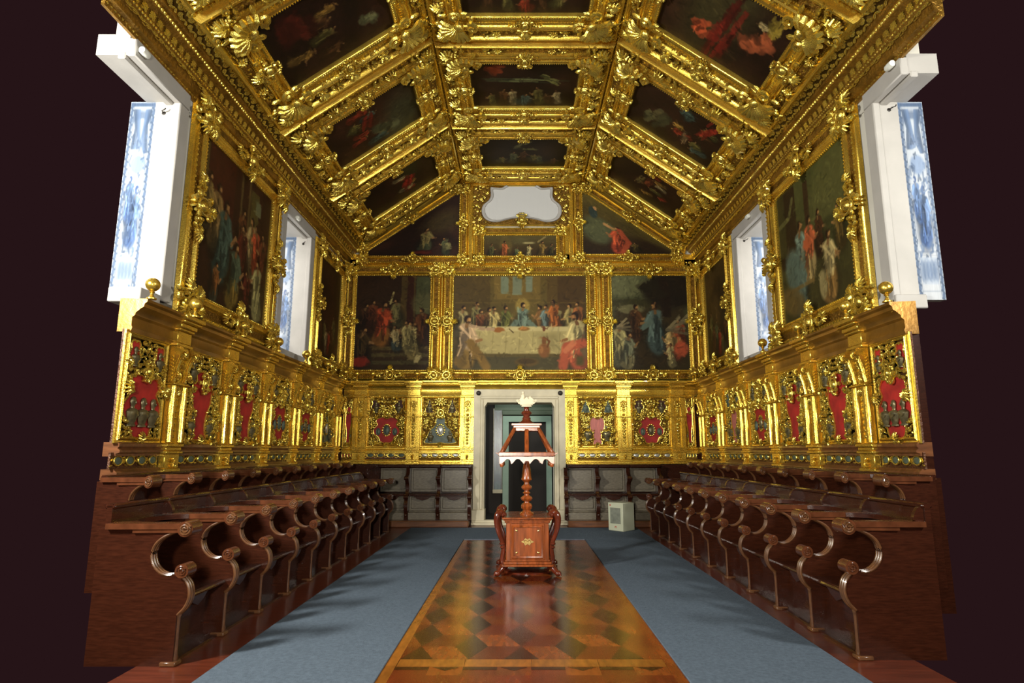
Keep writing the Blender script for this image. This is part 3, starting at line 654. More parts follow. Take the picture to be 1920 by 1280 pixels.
for x, y, c in ((.07, .66, (130, 120, 80)), (.17, .62, (110, 104, 60)), (.2, .7, (120, 62, 28)), (.26, .68, (104, 70, 36)), (.3, .67, (176, 160, 100)), (.39, .66, (90, 96, 40)), (.66, .66, (122, 84, 40)), (.7, .65, (84, 110, 124)), (.78, .66, (150, 146, 96)), (.76, .6, (164, 84, 28)), (.88, .64, (140, 128, 76)), (.94, .62, (150, 84, 36))):
    P.fig(x, y, .38, c, d=1 if x < .5 else -1, skin=(186, 132, 72), arm=True)
P.ell(.52, .33, .075, .085, (196, 168, 70), al=.55); P.fig(.52, .68, .44, (86, 112, 112), (96, 118, 108), arm=False, skin=(196, 148, 84)); P.stroke([(.47, .5), (.43, .58)], .03, (92, 118, 116)); P.stroke([(.57, .5), (.62, .58)], .03, (92, 118, 116))
P.rect(.13, .54, .9, .84, (176, 166, 112), soft=.015); P.rect(.13, .54, .9, .60, (198, 188, 138), soft=.012); P.rect(.62, .6, .8, .83, (140, 130, 84), .6, soft=.05)
for k in range(7): P.stroke([(.2+.1*k, .61), (.19+.1*k, .83)], .006, (146, 136, 86), .6)
P.ell(.34, .58, .06, .028, (160, 92, 30)); P.ell(.53, .57, .06, .022, (150, 106, 44)); P.ell(.53, .562, .03, .015, (190, 120, 50)); P.ell(.68, .57, .015, .03, (120, 60, 30)); P.stroke([(.42, .57), (.45, .61)], .006, (80, 60, 30))
P.fig(.1, .98, .62, (176, 148, 124), (146, 112, 40), d=1, skin=(190, 134, 76)); P.stroke([(.13, .72), (.2, .86), (.25, .97)], .045, (138, 104, 38)); P.stroke([(.14, .54), (.22, .57), (.3, .575)], .018, (176, 146, 122))
P.fig(.93, .98, .66, (178, 168, 118), (186, 76, 48), d=-1, skin=(170, 110, 60)); P.stroke([(.97, .72), (.85, .76), (.82, .96)], .05, (190, 78, 50)); P.stroke([(.9, .72), (.84, .8)], .03, (214, 110, 74)); P.rect(.9, .84, .99, .97, (84, 76, 36), soft=.03)
P.ell(.68, .80, .06, .075, (140, 84, 38)); P.ell(.68, .70, .022, .05, (128, 76, 34)); P.stroke([(.69, .67), (.72, .7), (.705, .76)], .01, (120, 70, 30)); P.ell(.66, .79, .02, .04, (180, 116, 60), al=.7); P.ell(.55, .92, .12, .045, (104, 80, 34)); P.ell(.55, .91, .095, .028, (78, 60, 28))
wall_painting(P.noise(6), 2.88, 2.07, BK(-.07, 4.185), .24, 'wide framed painting of robed figures at a white-clothed table, centre of far wall', 'far wall paintings')
P = Paint(145, 188, .79, (84, 96, 66), (50, 42, 20), 43)
P.ell(.2, .1, .3, .12, (110, 118, 84), al=.7); P.ell(.25, .3, .4, .05, (58, 58, 30)); P.rect(0, .3, 1, 1, (58, 44, 22), .85, soft=.08); P.ell(.8, .16, .3, .2, (32, 24, 14)); P.ell(.55, .12, .16, .06, (34, 28, 14)); P.stroke([(.7, 0), (.72, .4)], .05, (36, 22, 12)); P.ell(.6, .2, .12, .05, (36, 28, 14))
P.ell(.25, .36, .14, .05, (130, 132, 96), al=.7)
for f in ((.3, .7, .44, (84, 50, 24), None, 1), (.57, .82, .6, (72, 98, 108), (60, 84, 96), -1), (.08, .95, .5, (140, 136, 92), (104, 108, 84), 1), (.2, .98, .42, (96, 104, 88), (120, 116, 84), 1), (.78, .9, .4, (176, 150, 96), (180, 66, 36), -1), (.9, .82, .4, (150, 60, 30), (120, 90, 50), -1), (.76, .97, .28, (160, 150, 104), None, -1)): P.fig(*f[:4], robe2=f[4], d=f[5])
P.wing(.06, .56, .2, 1); P.wing(.72, .58, .26, 1); P.wing(.9, .5, .2, 1); P.stroke([(.5, .5), (.4, .56)], .03, (84, 112, 118)); P.ell(.9, .78, .07, .08, (190, 72, 42))
wall_painting(P.noise(7), 1.63, 2.07, BK(2.745, 4.185), .24, 'framed outdoor scene with blue-robed figure and angels, right of the table painting', 'far wall paintings')
# far wall, upper row
P = dark_scene(170, 120, 1.39, 44, [F_(.63, .9, .62, (110, 100, 58), (64, 74, 52), d=1), F_(.85, .98, .36, (74, 84, 60), d=-1)], (.8, .35, .3, .2, (74, 62, 28)), (44, 22, 14), ((.6, .9, .16, .08, (96, 26, 18), 0), (.87, .85, .05, .08, (128, 128, 84), 0)))
wall_painting(P, 2.0, 1.44, BK(-2.42, 6.40), .20, 'three-cornered dark painting under left slope of far gable', 'gable paintings', q=.8, poly=[(-1., -.72), (1., -.72), (1., .72), (.94, .72), (-1., -.62)], top=lambda x: .07+.93*min(1, x/.97), mids=(0, 1, 3))
P = Paint(170, 120, 1.39, (96, 84, 30), (40, 26, 14), 45)
P.ell(.2, .55, .3, .25, (84, 98, 72), al=.8); P.ell(.12, .25, .07, .1, (44, 62, 66)); P.ell(.14, .16, .025, .03, (170, 120, 70)); P.rect(.5, .3, 1, 1, (46, 28, 14), .85, soft=.2)
P.fig(.4, .97, .72, (186, 66, 34), (176, 56, 30), d=-1); P.stroke([(.35, .42), (.25, .38)], .03, (180, 130, 74)); P.stroke([(.42, .4), (.52, .65), (.46, .95)], .05, (190, 70, 38)); P.fig(.6, .92, .36, (84, 70, 30), d=-1)
wall_painting(P.noise(8), 1.94, 1.42, BK(2.30, 6.43), .20, 'three-cornered painting of red-robed figure under right slope of far gable', 'gable paintings', q=.8, poly=[(-.97, -.71), (.97, -.71), (.97, -.61), (-.91, .71), (-.97, .71)], top=lambda x: .07+.93*min(1, (1-x)/.97), mids=(0, 2, 4))
P = Paint(136, 44, 3.4, (92, 84, 44), (58, 40, 20), 46)
P.rect(.3, 0, .7, .5, (104, 104, 66), .6, soft=.2); P.ell(.3, .5, .3, .5, (110, 96, 44), al=.6)
for f in ((.28, 1.1, .95, (168, 80, 36)), (.1, 1.1, .8, (74, 74, 40)), (.45, 1.1, .6, (84, 100, 70)), (.8, 1.15, 1.0, (130, 104, 44)), (.62, 1.05, .7, (168, 160, 112)), (.93, 1.1, .8, (64, 60, 32))): P.fig(*f)
P.rect(.52, .28, .72, .42, (176, 170, 122), .9, soft=.05); P.stroke([(.75, .3), (.85, .05)], .04, (150, 136, 84), .8)
wall_painting(P.noise(7), 1.59, .46, BK(-.065, 5.91), .20, 'small wide painting of robed figures set under the white lattice opening', 'gable paintings', q=.8, mids=(0,))
# lattice opening in the gable
def cart_outline(k=1.):
    h = [(.0, .475), (.2, .47), (.34, .43), (.45, .36), (.62, .37), (.70, .36), (.69, .18), (.74, .06), (.86, -.05), (.89, -.2), (.84, -.34), (.72, -.42), (.55, -.44), (.4, -.40), (.22, -.36), (.0, -.35)]
    h = [(a*k if k == 1 else a*k, b*k) for a, b in h]; r = catmull(h, 3); return [(-x, y) for x, y in r[1:-1]][::1] + r[::-1]
t = thing('lattice_opening', 'white lattice in a scrolled stone surround high in far gable', 'lattice opening', BK(-.03, 6.90))
o_ = cart_outline()[::-1]
o_ = ccw(o_)
m = MB(); m.prism(ccw([(x*.93, y*.9) for x, y in o_]), .0, .012); m.build('backing', GRILLE, t, False)
m = MB()
for k in range(-30, 31):
    x = k*.027; ys = [y*.88 for q, y in o_ if abs(q*.92-x) < .05]
    if ys: m.box(x-.006, x+.006, min(ys), max(ys), .012, .024)
m.build('lattice', GRILLE, t, False)
m = MB(); n_ = len(o_)
for a, z in ((1., 0), (1., .05), (.97, .065), (.93, .05), (.915, .012)): m.v.append(np.array([(x*a, y*(a if a > .99 else a-.01), z) for x, y in o_])); m.n += n_
for i in range(4): m.f += [(i*n_+k, i*n_+(k+1) % n_, (i+1)*n_+(k+1) % n_, (i+1)*n_+k) for k in range(n_)]
m.build('stone_surround', STONE, t)
m = MB(); m.mb(U['cartouche'], T(0, -.40, .05, 0, .26, .2)); m.mb(U['leaf'], T(0, -.53, .05, PI, .2, .2)); m.build('keystone_cartouche', GOLDC, t)
t = thing('carved_surround', 'gilt carved panel filling the space round the white lattice opening', 'carved panel', BK(-.03, 6.88))
m = MB(); m.box(-1.16, 1.16, -.50, .53, 0, .004); m.build('ground', GOLDB, t, False)
m = MB()
for s_ in (-1, 1):
    for x, y, a, q in ((.82, .34, .6, .26), (.98, .42, 2., .2), (.98, .15, 0, .24), (1.0, -.1, 1, .2), (1.0, -.36, 2.2, .24), (.78, -.455, .4, .1), (.86, .12, 1.5, .14)): m.mb(U['scroll'], T(s_*x, y, .01, a*s_, q, .2, s_ < 0))
    run(m, 'rinceau', (s_*1.1, -.5), (s_*1.1, .5), .16, .09, .01, .1)
run(m, 'rinceau', (-.8, .505), (.8, .505), .14, .05, .01, .08)
m.build('carving', GOLDC, t)
m = MB()
for s_ in (-1, 1): m.bbox(s_*1.18-.02, s_*1.18+.02, -.5, .52, 0, .06, .012)
m.bbox(-1.2, 1.2, .50, .55, 0, .07, .015); m.bbox(-.95, .95, -.52, -.485, 0, .06, .012); m.build('border', GOLD, t)
# gable cornice on the far wall
m = MB()
for s_ in (-1, 1):
    for dd, y in ((.07, .10), (.11, .07), (.15, .05)):
        nx, nz = s_*sd[1]*dd, sd[0]*dd
        m.prism([(s_*SX, SZ+.05), (s_*FX, FZ+.05), (s_*FX-nx*0, FZ-dd), (s_*(SX-.04), SZ-dd+.02)], D-y, D, 'xz')
m.bbox(-FX, FX, D-.08, D, FZ-.10, FZ+.03, .015); m.bbox(-FX, FX, D-.12, D, FZ-.03, FZ+.03, .015)
for x0, x1, z0, z1 in ((-3.86, 3.80, 5.38, 5.72), (-1.42, -.86, 5.6, 7.3), (.75, 1.36, 5.6, 7.3), (-2.0, -1.5, 2.95, 5.4), (1.4, 1.9, 2.95, 5.4), (-3.88, -3.6, 2.95, 5.6), (3.55, 3.86, 2.95, 5.6)): m.box(x0, x1, D-.008, D, z0, z1)
for x in (-1.765, 1.655): m.bbox(x-.02, x+.02, D-.06, D, 2.96, 5.4, .01)
for x in (-1.165, 1.07): m.bbox(x-.05, x+.05, D-.05, D, 5.5, 7.3, .012)
struct(m.build('trim_6', GOLD))

# ------------------------------------------------------------------ side wall paintings
def side(sgn, y, z): return basis((sgn*(WX-.01), y, z), (0, -sgn, 0), (0, 0, 1), (-sgn, 0, 0))
P = Paint(120, 230, 1.01, (58, 26, 14), (52, 28, 16), 51); P.y = P.y
P.rect(0, 0, .06, .5, (96, 76, 34)); P.rect(.06, 0, .42, .5, (72, 26, 14)); P.rect(.5, 0, .54, .5, (96, 76, 36)); P.rect(.62, 0, .66, .45, (92, 72, 34)); P.rect(.66, .05, .8, .4, (84, 74, 30)); P.rect(.74, .1, .84, .22, (100, 108, 80)); P.rect(.85, 0, 1, .5, (52, 22, 12))
for f in ((.08, .56, .42, (120, 98, 50)), (.2, .66, .5, (128, 100, 54)), (.56, .6, .4, (84, 44, 20)), (.72, .7, .5, (150, 130, 84)), (.8, .66, .42, (168, 60, 30)), (.92, .7, .44, (96, 44, 24)), (.6, .8, .5, (80, 28, 18)), (.32, .84, .62, (52, 76, 76), (44, 66, 68)), (.5, .98, .52, (62, 80, 68), (128, 104, 36)), (.86, .98, .5, (140, 138, 92), (132, 132, 88)), (.25, 1.0, .3, (110, 64, 26), (60, 60, 50)), (.7, .98, .36, (90, 30, 20))):
    P.fig(f[0], f[1], f[2], f[3], robe2=f[4] if len(f) > 4 else None, d=1 if f[0] < .6 else -1)
wall_painting(P.noise(8), 1.97, 1.95, side(-1, 7.885, 4.235), .34, 'large framed crowd scene between the two windows of left wall', 'side wall paintings', 1.1, 1.35)
P = Paint(120, 230, 1.01, (76, 84, 40), (58, 54, 24), 52)
P.rect(0, 0, .3, .6, (48, 34, 16)); P.rect(.0, .0, .12, .5, (64, 66, 30), .7); P.rect(.42, .05, .5, .5, (60, 40, 20)); P.rect(.5, 0, .56, .4, (74, 80, 40), .7); P.ell(.8, .3, .3, .3, (92, 96, 48), al=.6); P.ell(.75, .52, .3, .1, (56, 60, 28)); P.stroke([(.25, .1), (.18, .22), (.02, .24)], .02, (96, 96, 50))
for f in ((.86, .68, .34, (96, 76, 30), None, -1), (.6, .64, .36, (64, 36, 18), None, 1), (.32, .82, .58, (90, 116, 116), (76, 100, 104), 1), (.46, .76, .5, (190, 84, 46), (160, 140, 90), 1), (.7, .98, .54, (164, 150, 104), (140, 104, 50), 1), (.3, 1.0, .5, (74, 98, 98), (64, 84, 84), 1)): P.fig(*f[:4], robe2=f[4], d=f[5])
P.ell(.22, .66, .14, .2, (80, 108, 112), -.5, .9); P.rect(.05, .76, .5, .8, (120, 96, 46), .8, .25); P.ell(.15, .86, .2, .1, (104, 84, 40), .4, .8); P.ell(.42, .5, .06, .05, (196, 84, 44)); P.ell(.6, .85, .05, .1, (150, 140, 96))
wall_painting(P.noise(8), 1.97, 1.95, side(1, 7.93, 4.265), .34, 'large framed scene of kneeling blue-cloaked figure between the right wall windows', 'side wall paintings', 1.1, 1.35)
P = dark_scene(80, 150, .74, 53, crowd(14, 6, .15, .85, .8, .98, .34, (BRc, OL, WHc, RDc), .6), None, (56, 28, 14))
wall_painting(P, 1.38, 1.88, side(-1, 11.93, 4.17), .30, 'brown framed painting in far corner of left wall beyond the second window', 'side wall paintings', 1.1, 1.15)
P = dark_scene(80, 150, .74, 54, crowd(15, 6, .15, .85, .8, .98, .36, (OL, BRc, (70, 80, 50), RDc), .7), None, (62, 46, 20))
wall_painting(P, 1.38, 1.88, side(1, 11.98, 4.2), .30, 'brown framed painting in far corner of right wall beyond the second window', 'side wall paintings', 1.1, 1.15)

# ------------------------------------------------------------------ gilded dado: reliquary bays, pilasters, finials
def bell(cx, cy, w, h):
    p = catmull([(0, h/2), (w*.14, h*.42), (w*.16, h*.2), (w*.34, -.02*h), (w*.44, -h*.3), (w*.5, -h*.46), (w*.25, -h*.5), (0, -h*.47)], 3)
    return ccw([(cx+x, cy+y) for x, y in p] + [(cx-x, cy+y) for x, y in p[::-1][1:-1]])
def lobed(cx, cy, w, h):
    p = catmull([(0, h*.44), (w*.12, h*.5), (w*.32, h*.46), (w*.42, h*.34), (w*.36, h*.2), (w*.5, h*.02), (w*.46, -h*.16), (w*.3, -h*.28), (w*.22, -h*.46), (0, -h*.5)], 3)
    return ccw([(cx+x, cy+y) for x, y in p] + [(cx-x, cy+y) for x, y in p[::-1][1:-1]])
def arched(cx, cy, w, h):
    p = catmull([(0, h*.5), (w*.3, h*.46), (w*.48, h*.3), (w*.46, h*.05), (w*.30, -h*.1), (w*.26, -h*.3), (w*.3, -h*.5), (0, -h*.5)], 3)
    return ccw([(cx+x, cy+y) for x, y in p] + [(cx-x, cy+y) for x, y in p[::-1][1:-1]])
def inside(p, poly):
    x, y = p; c = False
    for i in range(len(poly)):
        (x0, y0), (x1, y1) = poly[i-1], poly[i]
        if (y0 > y) != (y1 > y) and x < (x1-x0)*(y-y0)/(y1-y0)+x0: c = not c
    return c
def carve(W, H, keep, seed, n=1500, rmin=.035, rmax=.09):
    m = MB(); r = random.Random(seed); got = []
    for k in range(n):
        x, y = r.uniform(0, W/2-.03), r.uniform(-H/2+.03, H/2-.03); q = r.uniform(rmin, rmax)
        if any(inside((x, y), p) or inside((x-q*.5, y), p) or inside((x+q*.3, y), p) or inside((x, y-q*.4), p) or inside((x, y+q*.4), p) for p in keep): continue
        if any(math.hypot(x-a, y-b) < .62*(q+c) for a, b, c in got): continue
        got.append((x, y, q)); u = U[r.choice(('scroll', 'scroll', 'scroll', 'leaf', 'rosette'))]; a = r.uniform(0, 6.28)
        m.mb(u, T(x, y, .012, a, 2.2*q, 2.2*q*1.3))
        if x > .03: F = np.diag([-1., 1, 1, 1]) @ T(x, y, .012, a, 2.2*q, 2.2*q*1.3); m.mb(u, F)
    return m
def bust(m, x, y, s, seed=0):
    A = basis((x, y, .03), (s, 0, 0), (0, 0, .62*s), (0, s, 0)); A[:3, :3] = np.array([[s, 0, 0], [0, 0, s], [0, -.6*s, 0]]).astype(float)
    m.lathe([(.0, -.15), (.05, -.15), (.052, -.135), (.036, -.125), (.05, -.10), (.068, -.05), (.074, -.02), (.055, .0), (.024, .012), (.021, .03), (.03, .045), (.035, .07), (.031, .095), (.015, .112), (.0, .115)], 12, M=A)
    m.blob((x, y+.06*s, .055), (.008*s, .014*s, .012*s), 0, 5, 4); m.blob((x+.03*s, y-.05*s, .06), (.03*s, .012*s, .014*s), .6, 6, 4)
def oval_reliquary(m, x, y, rx, ry):
    m.blob((x, y, .02), (rx, ry, .03), 0, 12, 6); m.tube([(x+rx*1.05*math.cos(a), y+ry*1.05*math.sin(a), .03) for a in np.linspace(0, 2*PI, 17)[:-1]], .009, 5, closed=True)
BAYS = {}
# variant: upper pair, main niche shape, main colour, centre content
VAR = {'heart':  dict(up=('lobed', VELVD), main=('lobed', .52, .50, VELVET), busts=1, oval=GREENN, side=1),
       'mound':  dict(up=('bell', VELVD), main=('bell', .62, .52, GREENN), busts=0, oval=SILVER, side=2),
       'arch':   dict(up=('bell', GREENN), main=('arched', .30, .54, PINKV), busts=2, oval=None, side=0),
       'twin':   dict(up=('lobed', VELVD), main=('lobed', .50, .52, VELVET), busts=1, oval=BRONZE, side=1),
       'tall':   dict(up=('bell', VELVD), main=('arched', .42, .76, VELVET), busts=0, oval=None, side=2),
       'busts':  dict(up=('lobed', VELVET), main=('lobed', .66, .58, VELVET), busts=3, oval=None, side=0)}
SHAPE = dict(bell=bell, lobed=lobed, arched=arched)
def bay_meshes(kind, W, H, dark=False):
    k = (kind, W, H, dark)
    if k in BAYS: return BAYS[k]
    v = VAR[kind]; sc_ = W/.84; out = []
    main = SHAPE[v['main'][0]](0, (-.17 if kind != 'tall' else -.09)*H, v['main'][1]*sc_*1.05, v['main'][2]*H/1.0); sh = SHAPE[v['up'][0]]
    ups = [sh(s_*.235*sc_, .29*H, .20*sc_, .26*H) for s_ in (-1, 1)]
    g = MB(); g.box(-W/2, W/2, -H/2, H/2, -.02, 0); out.append(('back_panel', g.mesh('back_panel', BAYG if dark else GOLDB, False)))
    f = MB(); f.frame([(-W/2+.05, -H/2+.05), (W/2-.05, -H/2+.05), (W/2-.05, H/2-.05), (-W/2+.05, H/2-.05)], [(-.015, 0), (-.01, .03), (.005, .04), (.02, .03), (.025, .015), (.05, .02), (.05, 0)]); out.append(('border_moulding', f.mesh('border_moulding', GOLD)))
    n = MB(); n.prism(main, .002, .012); out.append(('niche_lining', n.mesh('niche_lining', v['main'][3], False)))
    for p in ups: n = MB(); n.prism(p, .002, .012); out.append(('niche_lining', n.mesh('niche_lining', v['up'][1], False)))
    r = MB()
    for p in [main]+ups: r.tube([(x, y, .022) for x, y in p], .011, 5, closed=True)
    out.append(('niche_rim', r.mesh('niche_rim', GOLDC)))
    c = carve(W-.10, H-.10, [main]+ups, sum(map(ord, kind))); c.mb(U['cartouche'], T(0, .16*H, .015, 0, .2*sc_, .2)); c.mb(U['leaf'], T(0, -.455*H, .015, 0, .14, .15)); out.append(('carving', c.mesh('carving', GOLDC)))
    for s_ in (-1, 1):
        b = MB(); bust(b, s_*.235*sc_, .285*H, .85*sc_); out.append(('bust', b.mesh('bust', BRONZE if v['up'][1] != GREENN else GREENN)))
    if v['oval']:
        b = MB(); oval_reliquary(b, 0, -.17*H, .055*sc_, .085); out.append(('oval_reliquary', b.mesh('oval_reliquary', v['oval'])))
        b = MB()
        for a in np.linspace(0, 2*PI, 15)[:-1]: b.blob((.085*sc_*math.cos(a), -.17*H+.115*math.sin(a), .02), (.02, .02, .02), 0, 6, 4)
        out.append(('oval_setting', b.mesh('oval_setting', GOLDC)))
    for k_, s_ in enumerate({0: (), 1: (-1, 1), 2: (-1, 1)}[v['side']]):
        b = MB(); oval_reliquary(b, s_*.17*sc_, -.2*H, .04*sc_, .065) if v['side'] == 1 else bust(b, s_*.2*sc_, -.27*H, .9*sc_)
        out.append(('side_reliquary', b.mesh('side_reliquary', GREENN if v['side'] == 1 else BRONZE)))
    for s_ in {0: (), 1: (0,), 2: (-1, 1), 3: (-1, 0, 1)}[v['busts']]:
        if s_ == 0 and v['oval']: continue
        b = MB(); bust(b, s_*.19*sc_, -.20*H, 1.25*sc_); out.append(('bust', b.mesh('bust', BRONZE)))
    BAYS[k] = out; return out
PRED = {}
def predella_meshes(W, gem):
    k = (W, gem)
    if k not in PRED:
        a = MB(); a.box(-W/2, W/2, 0, .15, -.02, 0); c = MB(); dk = gem == 'dark' and W > .5; run(c, 'rinceau', (-W/2, .075), (W/2, .075), .21, .12, .004, .1); g = MB(); n = 4
        for i in range(n):
            x = -W/2+W*(i+.5)/n
            c.tube([(x+W*.082*math.cos(q), .075+.043*math.sin(q), .016) for q in np.linspace(0, 2*PI, 13)[:-1]], .008, 5, closed=True)
        g.blob((0, 0, 0), (W*.075, .035, .014), 0, 10, 5)
        PRED[k] = (a.mesh('ground', BAYG if dk else GOLDB, False), c.mesh('carving', GOLDC), g.mesh('enamel_oval', {'white': SILVER, 'dark': GREENN, 'red': VELVET}[gem]))
    return PRED[k]
def bay(M, W, kind, gem, label):
    t = thing('reliquary_bay', label, 'reliquary panel', M, group='reliquary bays of the gilded dado')
    for n, me in bay_meshes(kind, W, 1.06, gem == ''): put(n, me, t, M=T(0, 2.05, 0))
    return t
def predella(M, W, gem, label):
    t = thing('predella_panel', label, 'carved panel', M, group='small carved panels under the reliquary bays')
    q = predella_meshes(W, gem); put('ground', q[0], t, M=T(0, 1.285, .002)); put('carving', q[1], t, M=T(0, 1.285, .002))
    for i in range(4): put('enamel_oval', q[2], t, M=T(-W/2+W*(i+.5)/4, 1.36, .014))
PIL = {}
def pilaster_meshes(style):
    if style in PIL: return PIL[style]
    sh, ca, ba, hd, cn = MB(), MB(), MB(), MB(), MB()
    for s_ in (-1, 1):
        x = s_*.105
        if style == 'side':
            sh.bbox(x-.042, x+.042, 1.52, 2.14, 0, .08, .012); sh.tube([(x, 1.54, .085), (x, 2.12, .085)], .026, 8)
            sh.tube([(x-.03, 1.54, .08), (x-.03, 2.12, .08)], .01, 6); sh.tube([(x+.03, 1.54, .08), (x+.03, 2.12, .08)], .01, 6)
        else:
            sh.bbox(x-.042, x+.042, 1.50, 2.54, 0, .06, .010)
            sh.prism(ccw([(x-.03, 1.52), (x+.03, 1.52), (x+.042, 1.9), (x+.03, 2.06), (x-.03, 2.06), (x-.042, 1.9)]), .06, .075)
    sh.box(-.07, .07, 1.52, 2.54, 0, .03)
    for k in range(7): ca.blob((0, 1.60+.065*k, .04), (.026+.004*k, .03, .03), 0, 7, 5)
    ca.mb(U['leaf'], T(0, 2.08, .04, PI, .12, .14)); ca.mb(U['rosette'], T(0, 2.28, .03, 0, .09, .12)); ca.mb(U['cartouche'], T(0, 2.40, .03, 0, .12, .16)); ca.mb(U['rosette'], T(0, 2.18, .03, 0, .07, .12))
    cn.bbox(-.16, .16, 2.13, 2.155, 0, .11, .008)
    if style == 'side':                               # scrolled consoles above the shelf
        for s_ in (-1, 1):
            x = s_*.105
            cn.prism(catmull([(2.16, .06), (2.22, .075), (2.32, .09), (2.42, .12), (2.50, .15), (2.53, .12), (2.54, .02)], 3)+[(2.54, 0), (2.16, 0)], x-.04, x+.04, 'yz')
            cn.tube([(x, 2.17, .07), (x, 2.32, .095), (x, 2.42, .125)], .02, 7); cn.tube([(x-.045, 2.495, .13), (x+.045, 2.495, .13)], .04, 10)
            for q in (-.028, .028): cn.tube([(x+q, 2.17, .066), (x+q, 2.32, .086), (x+q, 2.44, .125)], .008, 5)
        for s_ in (-1, 1):
            x = s_*.105; cn.mb(U['leaf'], basis((x, 2.44, .14), (.11, 0, 0), (0, .11, .04), (0, -.03, .12))); cn.mb(U['leaf'], basis((x, 2.24, .09), (.10, 0, 0), (0, -.12, 0), (0, 0, .12)))
            for k in range(8): cn.blob((x+s_*.05, 2.18+.036*k, .05), (.012, .016, .016), 0, 6, 4)
    for z0, z1, d, wd in ((2.54, 2.58, .10, .155), (2.58, 2.71, .085, .135), (2.71, 2.74, .11, .15), (2.74, 2.79, .13, .16), (2.79, 2.82, .17, .18), (2.82, 2.87, .20, .195)): hd.bbox(-wd, wd, z0, z1, -.05, d, .008)
    for z0, z1, d, wd in ((1.20, 1.235, .07, .14), (1.235, 1.27, .085, .15), (1.27, 1.42, .07, .135), (1.42, 1.45, .095, .155), (1.45, 1.49, .08, .145), (1.49, 1.525, .10, .16)): ba.bbox(-wd, wd, z0, z1, 0, d, .006)
    ba.mb(U['rosette'], T(0, 1.345, .07, 0, .07, .1)); ba.mb(U['leaf'], T(0, 1.30, .07, 0, .07, .1))
    PIL[style] = [(n, x.mesh(n, mm)) for n, x, mm in (('shaft', sh, GOLD), ('carved_drop', ca, GOLDC), ('console', cn, GOLD), ('entablature_block', hd, GOLD), ('base', ba, GOLD))]
    return PIL[style]
def pilaster(M, style, label):
    t = thing('gilded_pilaster', label, 'pilaster', M, group='pilasters of the gilded dado')
    for n, me in pilaster_meshes(style): put(n, me, t)
FIN = None
def finial(p, label):
    global FIN
    if FIN is None:
        a = MB(); a.lathe([(.0, .10)]+[(.066*math.sin(q), .145-.066*math.cos(q)) for q in np.linspace(.35, PI-.02, 12)], 18)
        b = MB(); b.lathe([(.045, 0), (.045, .012), (.03, .02), (.016, .04), (.014, .06), (.026, .07), (.016, .085)], 14)
        FIN = (a.mesh('ball', GOLD), b.mesh('stem', GOLD))
    t = thing('ball_finial', label, 'finial', None, p, 'gilt ball finials on the dado cornice'); put('ball', FIN[0], t); put('stem', FIN[1], t)

def dado_cornice(name, M, a, b, mt):
    # profile in (w, z), run along u
    p = [(-.1, 2.56), (.03, 2.56), (.04, 2.60), (.03, 2.62), (.03, 2.70), (.055, 2.72), (.06, 2.745), (.10, 2.78), (.13, 2.80), (.135, 2.83), (.16, 2.85), (.16, 2.875), (-.1, 2.885)]
    q = [(-.1, 1.40), (-.1, 1.53), (.03, 1.53), (.045, 1.515), (.045, 1.49), (.03, 1.475), (.055, 1.455), (.055, 1.435), (.02, 1.425), (.02, 1.40)][::-1]
    r = [(-.1, 1.19), (-.1, 1.285), (.02, 1.285), (.03, 1.27), (.05, 1.255), (.05, 1.22), (.075, 1.205), (.075, 1.19)][::-1]
    A = np.eye(4); A[:3, :3] = [[0, 1, 0], [0, 0, 1], [1, 0, 0]]
    def go(p, m):
        for c, d in ((a, b),) if name != 'trim_9' or p[0][1] > 2 else ((a, -1.02), (.86, b)): m.sweep(p, c, d, M @ A)
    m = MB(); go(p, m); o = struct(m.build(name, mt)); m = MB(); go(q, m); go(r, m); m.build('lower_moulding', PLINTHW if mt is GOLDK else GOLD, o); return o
ML = basis((-3.78, 0, 0), (0, 1, 0), (0, 0, 1), (1, 0, 0)); MR = basis((3.67, 0, 0), (0, -1, 0), (0, 0, 1), (-1, 0, 0)); MBk = basis((0, 12.75, 0), (1, 0, 0), (0, 0, 1), (0, -1, 0))
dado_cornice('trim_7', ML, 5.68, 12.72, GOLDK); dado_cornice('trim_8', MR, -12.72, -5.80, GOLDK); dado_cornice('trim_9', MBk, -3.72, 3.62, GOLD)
m = MB(); m.box(-3.9, -3.78, 5.9, 13, 1.2, 2.6); m.box(3.67, 3.9, 6.0, 13, 1.2, 2.6); m.box(-3.9, -1.0, 12.76, 13, 1.2, 2.7); m.box(.9, 3.9, 12.76, 13, 1.2, 2.7)
m.box(-3.88, -3.74, 5.8, 13, 0, 1.2); m.box(3.66, 3.88, 5.9, 13, 0, 1.2); m.box(-3.74, -1.02, 12.76, 13, 0, 1.2); m.box(.9, 3.66, 12.76, 13, 0, 1.2)
struct(m.build('trim_10', STALL, smooth=False))
kl = ['busts', 'tall', 'tall', 'heart', 'twin', 'mound']; kr = ['busts', 'tall', 'tall', 'twin', 'arch', 'heart']
desc = {'busts': 'small dark busts', 'tall': 'a tall red arched niche', 'heart': 'a red heart-shaped niche', 'twin': 'a lobed red velvet niche', 'mound': 'a dark mound-shaped niche', 'arch': 'a pale pink arched niche'}
